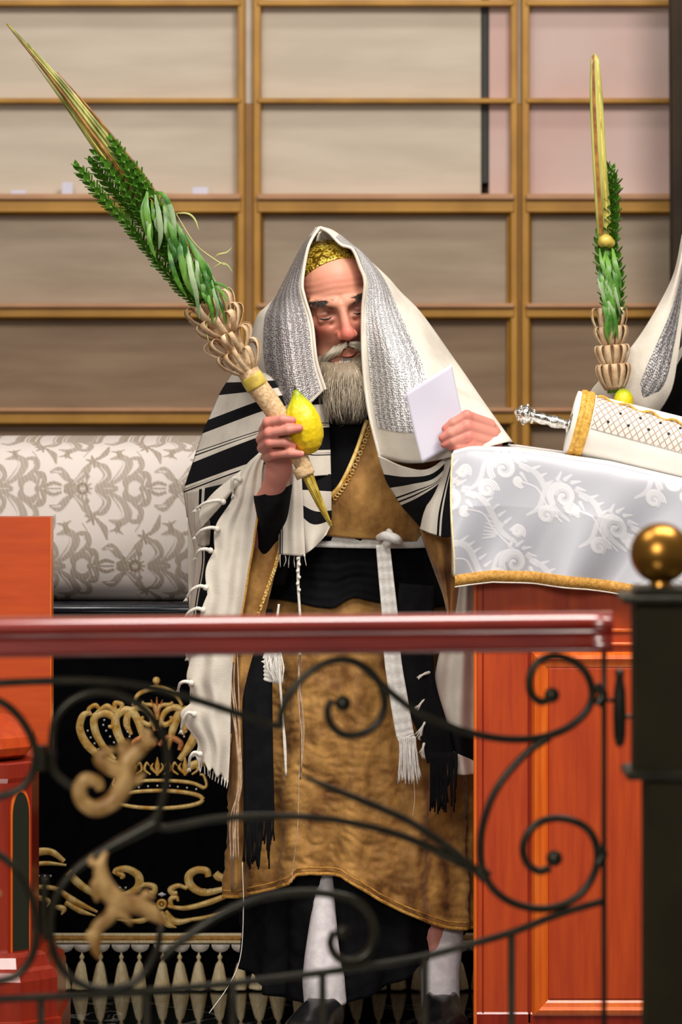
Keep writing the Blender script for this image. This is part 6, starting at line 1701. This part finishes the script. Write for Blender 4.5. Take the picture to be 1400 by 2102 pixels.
# ================================================================== SECOND PERSON, mostly outside the frame
m2 = root('person', (P(1560, 0, .5).x, .5, 0), 'person in dark clothes with a silver trimmed white shawl at the right edge', 'person')
def body2(X, Y, Z):
    c = lambda a, b, ra, rb: cone(X, Y, Z, P(a[0], a[1], a[2]), P(b[0], b[1], b[2]), ra, rb)
    d = c((1560, 640, .45), (1560, 760, .5), .055, .06)
    d = smin(d, c((1470, 800, .5), (1650, 800, .5), .075, .075), .04)
    d = smin(d, c((1530, 1000, .5), (1590, 1000, .5), .13, .13), .06)
    d = smin(d, c((1530, 1250, .5), (1590, 1250, .5), .13, .12), .06)
    d = smin(d, c((1455, 810, .5), (1400, 950, .42), .05, .042), .02); d = smin(d, c((1400, 950, .42), (1290, 890, .2), .04, .027), .02); d = smin(d, c((1290, 890, .2), (1270, 860, .15), .03, .024), .02)
    for k in range(4): d = smin(d, c((1262, 838 + k * 13, .12), (1275, 842 + k * 13, .085), .009, .008), .004)
    d = smin(d, c((1665, 810, .5), (1680, 1100, .48), .05, .04), .02)
    for x in (1520, 1600):
        d = smin(d, c((x, 1300, .5), (x, 1700, .48), .08, .055), .03); d = smin(d, c((x, 1700, .48), (x, 1985, .5), .055, .04), .02); d = smin(d, c((x, 2000, .48), (x, 2005, .36), .038, .034), .03)
    return d
a = P(1230, 2040, .5); b = P(1720, 440, .5)
v, f = surfnets(body2, (a.x, .05, .005), (b.x, .68, b.z), .010)
tcol = np.where((v[:, 2] > P(0, 700, .5).z)[:, None] | ((v[:, 1] < .3) & (v[:, 2] > .9))[:, None], np.array(srgb(206, 146, 122)[:3]), np.array([.006, .006, .007]))
h2, f2h = surfnets(headfn, (-92, -122, -172), (92, 126, 142), 4.0)
R2 = Matrix.Rotation(math.radians(8), 3, 'X') @ Matrix.Rotation(math.radians(38), 3, 'Z')
h2 = (h2 @ np.array(R2 @ Fl).T) * .001 + np.array(P(1560, 575, .44))
v = np.concatenate([v, h2]); o1_ = len(tcol); f = np.concatenate([f, f2h[:, ::-1] + o1_])
tcol = np.concatenate([tcol, np.tile(np.array(srgb(206, 146, 122)[:3]), (len(h2), 1))])
tmp = mk('body_raw', v, f, None); rm = tmp.modifiers.new('r', 'REMESH'); rm.mode = 'VOXEL'; rm.voxel_size = .005
dg = bpy.context.evaluated_depsgraph_get(); bm_ = bpy.data.meshes.new_from_object(tmp.evaluated_get(dg))
nv_ = len(bm_.vertices); v = np.empty(nv_ * 3); bm_.vertices.foreach_get('co', v); v = v.reshape(-1, 3)
f = [tuple(q.vertices) for q in bm_.polygons]; bpy.data.objects.remove(tmp)
tcol = np.where((v[:, 2] > P(0, 700, .5).z)[:, None] | ((v[:, 1] < .3) & (v[:, 2] > .9))[:, None], np.array(srgb(206, 146, 122)[:3]), np.array([.006, .006, .007]))
mk('body', v, f, M['skin'], m2, col=tcol)
V, f, uv = patch([[(1420, 700, .36), (1480, 690, .32), (1560, 700, .28), (1640, 720, .34)], [(1366, 800, .34), (1440, 800, .28), (1560, 800, .26), (1700, 800, .34)],
                  [(1344, 860, .33), (1420, 1000, .27), (1560, 1000, .26), (1710, 1000, .34)], [(1350, 1300, .33), (1420, 1300, .27), (1560, 1300, .26), (1710, 1300, .34)],
                  [(1350, 1800, .33), (1420, 1800, .27), (1560, 1800, .26), (1710, 1800, .34)]], 30, 40, wrinkle=.01)
solid(mk('coat', V, f, M['black_cloth'], m2, label='black coat'), .004)
rows2 = [[(1402, 480, .22), (1412, 478, .2), (1424, 480, .22)], [(1384, 560, .2), (1396, 560, .17), (1410, 575, .2)], [(1352, 625, .19), (1378, 640, .155), (1400, 660, .19)],
         [(1312, 690, .185), (1352, 715, .145), (1390, 740, .185)], [(1276, 735, .18), (1330, 770, .14), (1378, 800, .18)], [(1214, 800, .18), (1300, 820, .15), (1352, 845, .19)], [(1222, 830, .19), (1290, 845, .17), (1335, 860, .2)]]
V2, f2, uv2 = patch(rows2, 60, 80, fold=lambda u, v: .01 * np.sin(u * 6 + v * 3), wrinkle=.004)
s2 = mk('prayer_shawl', V2, f2, M['cream'], m2, uv=uv2, label='white shawl corner with silver panel'); solid(s2, .003)
v, f, uv = subgrid(V2, 60, 80, .42, .84, .12, .80, .003)
G = v.reshape(-1, 3); nn_ = len(G); m2_ = int(.42 * 60 * 1.5) + 4; m1_ = nn_ // m2_
G = G.reshape(m1_, m2_, 3); C_ = G.mean(1, keepdims=True)
for k in range(m1_):
    t = k / (m1_ - 1); wsc = math.sqrt(max(.02, 1 - ((t - .66) / .66) ** 2)) if t < .66 else math.sqrt(max(.02, 1 - ((t - .66) / .35) ** 2)); G[k] = C_[k] + (G[k] - C_[k]) * wsc
mk('silver_panel', G.reshape(-1, 3), f, M['silver_far'], s2, uv=uv)

VH = []; na_ = 48
for (py, r_, yc_, cx_) in ((462, .02, .46, 1562), (470, .07, .46, 1562), (500, .105, .46, 1561), (560, .118, .46, 1560), (640, .125, .47, 1560), (740, .19, .49, 1560), (800, .235, .5, 1560), (1000, .26, .5, 1560), (1250, .27, .5, 1560)):
    for j in range(na_):
        a = math.radians(-118 + 262 * j / (na_ - 1)); c_ = P(cx_, py, yc_)
        VH.append((c_.x + r_ * math.sin(a), c_.y + r_ * .8 * math.cos(a), c_.z + .004 * math.sin(j * .9)))
VH = spl(np.array(VH).reshape(9, na_, 3), 50).reshape(-1, 3)
solid(mk('hood', VH, grid_faces(50, na_), M['cream'], s2), .003)
V, f = surfnets(lambda X, Y, Z: smax(ell(X, Y, Z, (0, -15, 38), (73, 95, 85)), (70 + Y * .5 - Z) / 1.1, 2), (-90, -122, -10), (90, 100, 130), 5)
V = (V @ np.array(R2 @ Fl).T) * .001 + np.array(P(1560, 575, .44)); mk('skullcap', V, f[:, ::-1], M['black_cloth'], m2)

sp2 = patch([[(1420, 480, .22), (1440, 485, .32), (1468, 490, .42)], [(1408, 575, .2), (1435, 590, .31), (1462, 600, .42)], [(1402, 660, .19), (1425, 690, .29), (1440, 740, .40)],
             [(1402, 740, .185), (1415, 780, .28), (1425, 830, .38)], [(1404, 820, .2), (1415, 850, .27), (1420, 900, .36)]], 20, 40)
solid(mk('shawl_fold', sp2[0], sp2[1], M['cream'], s2), .003)
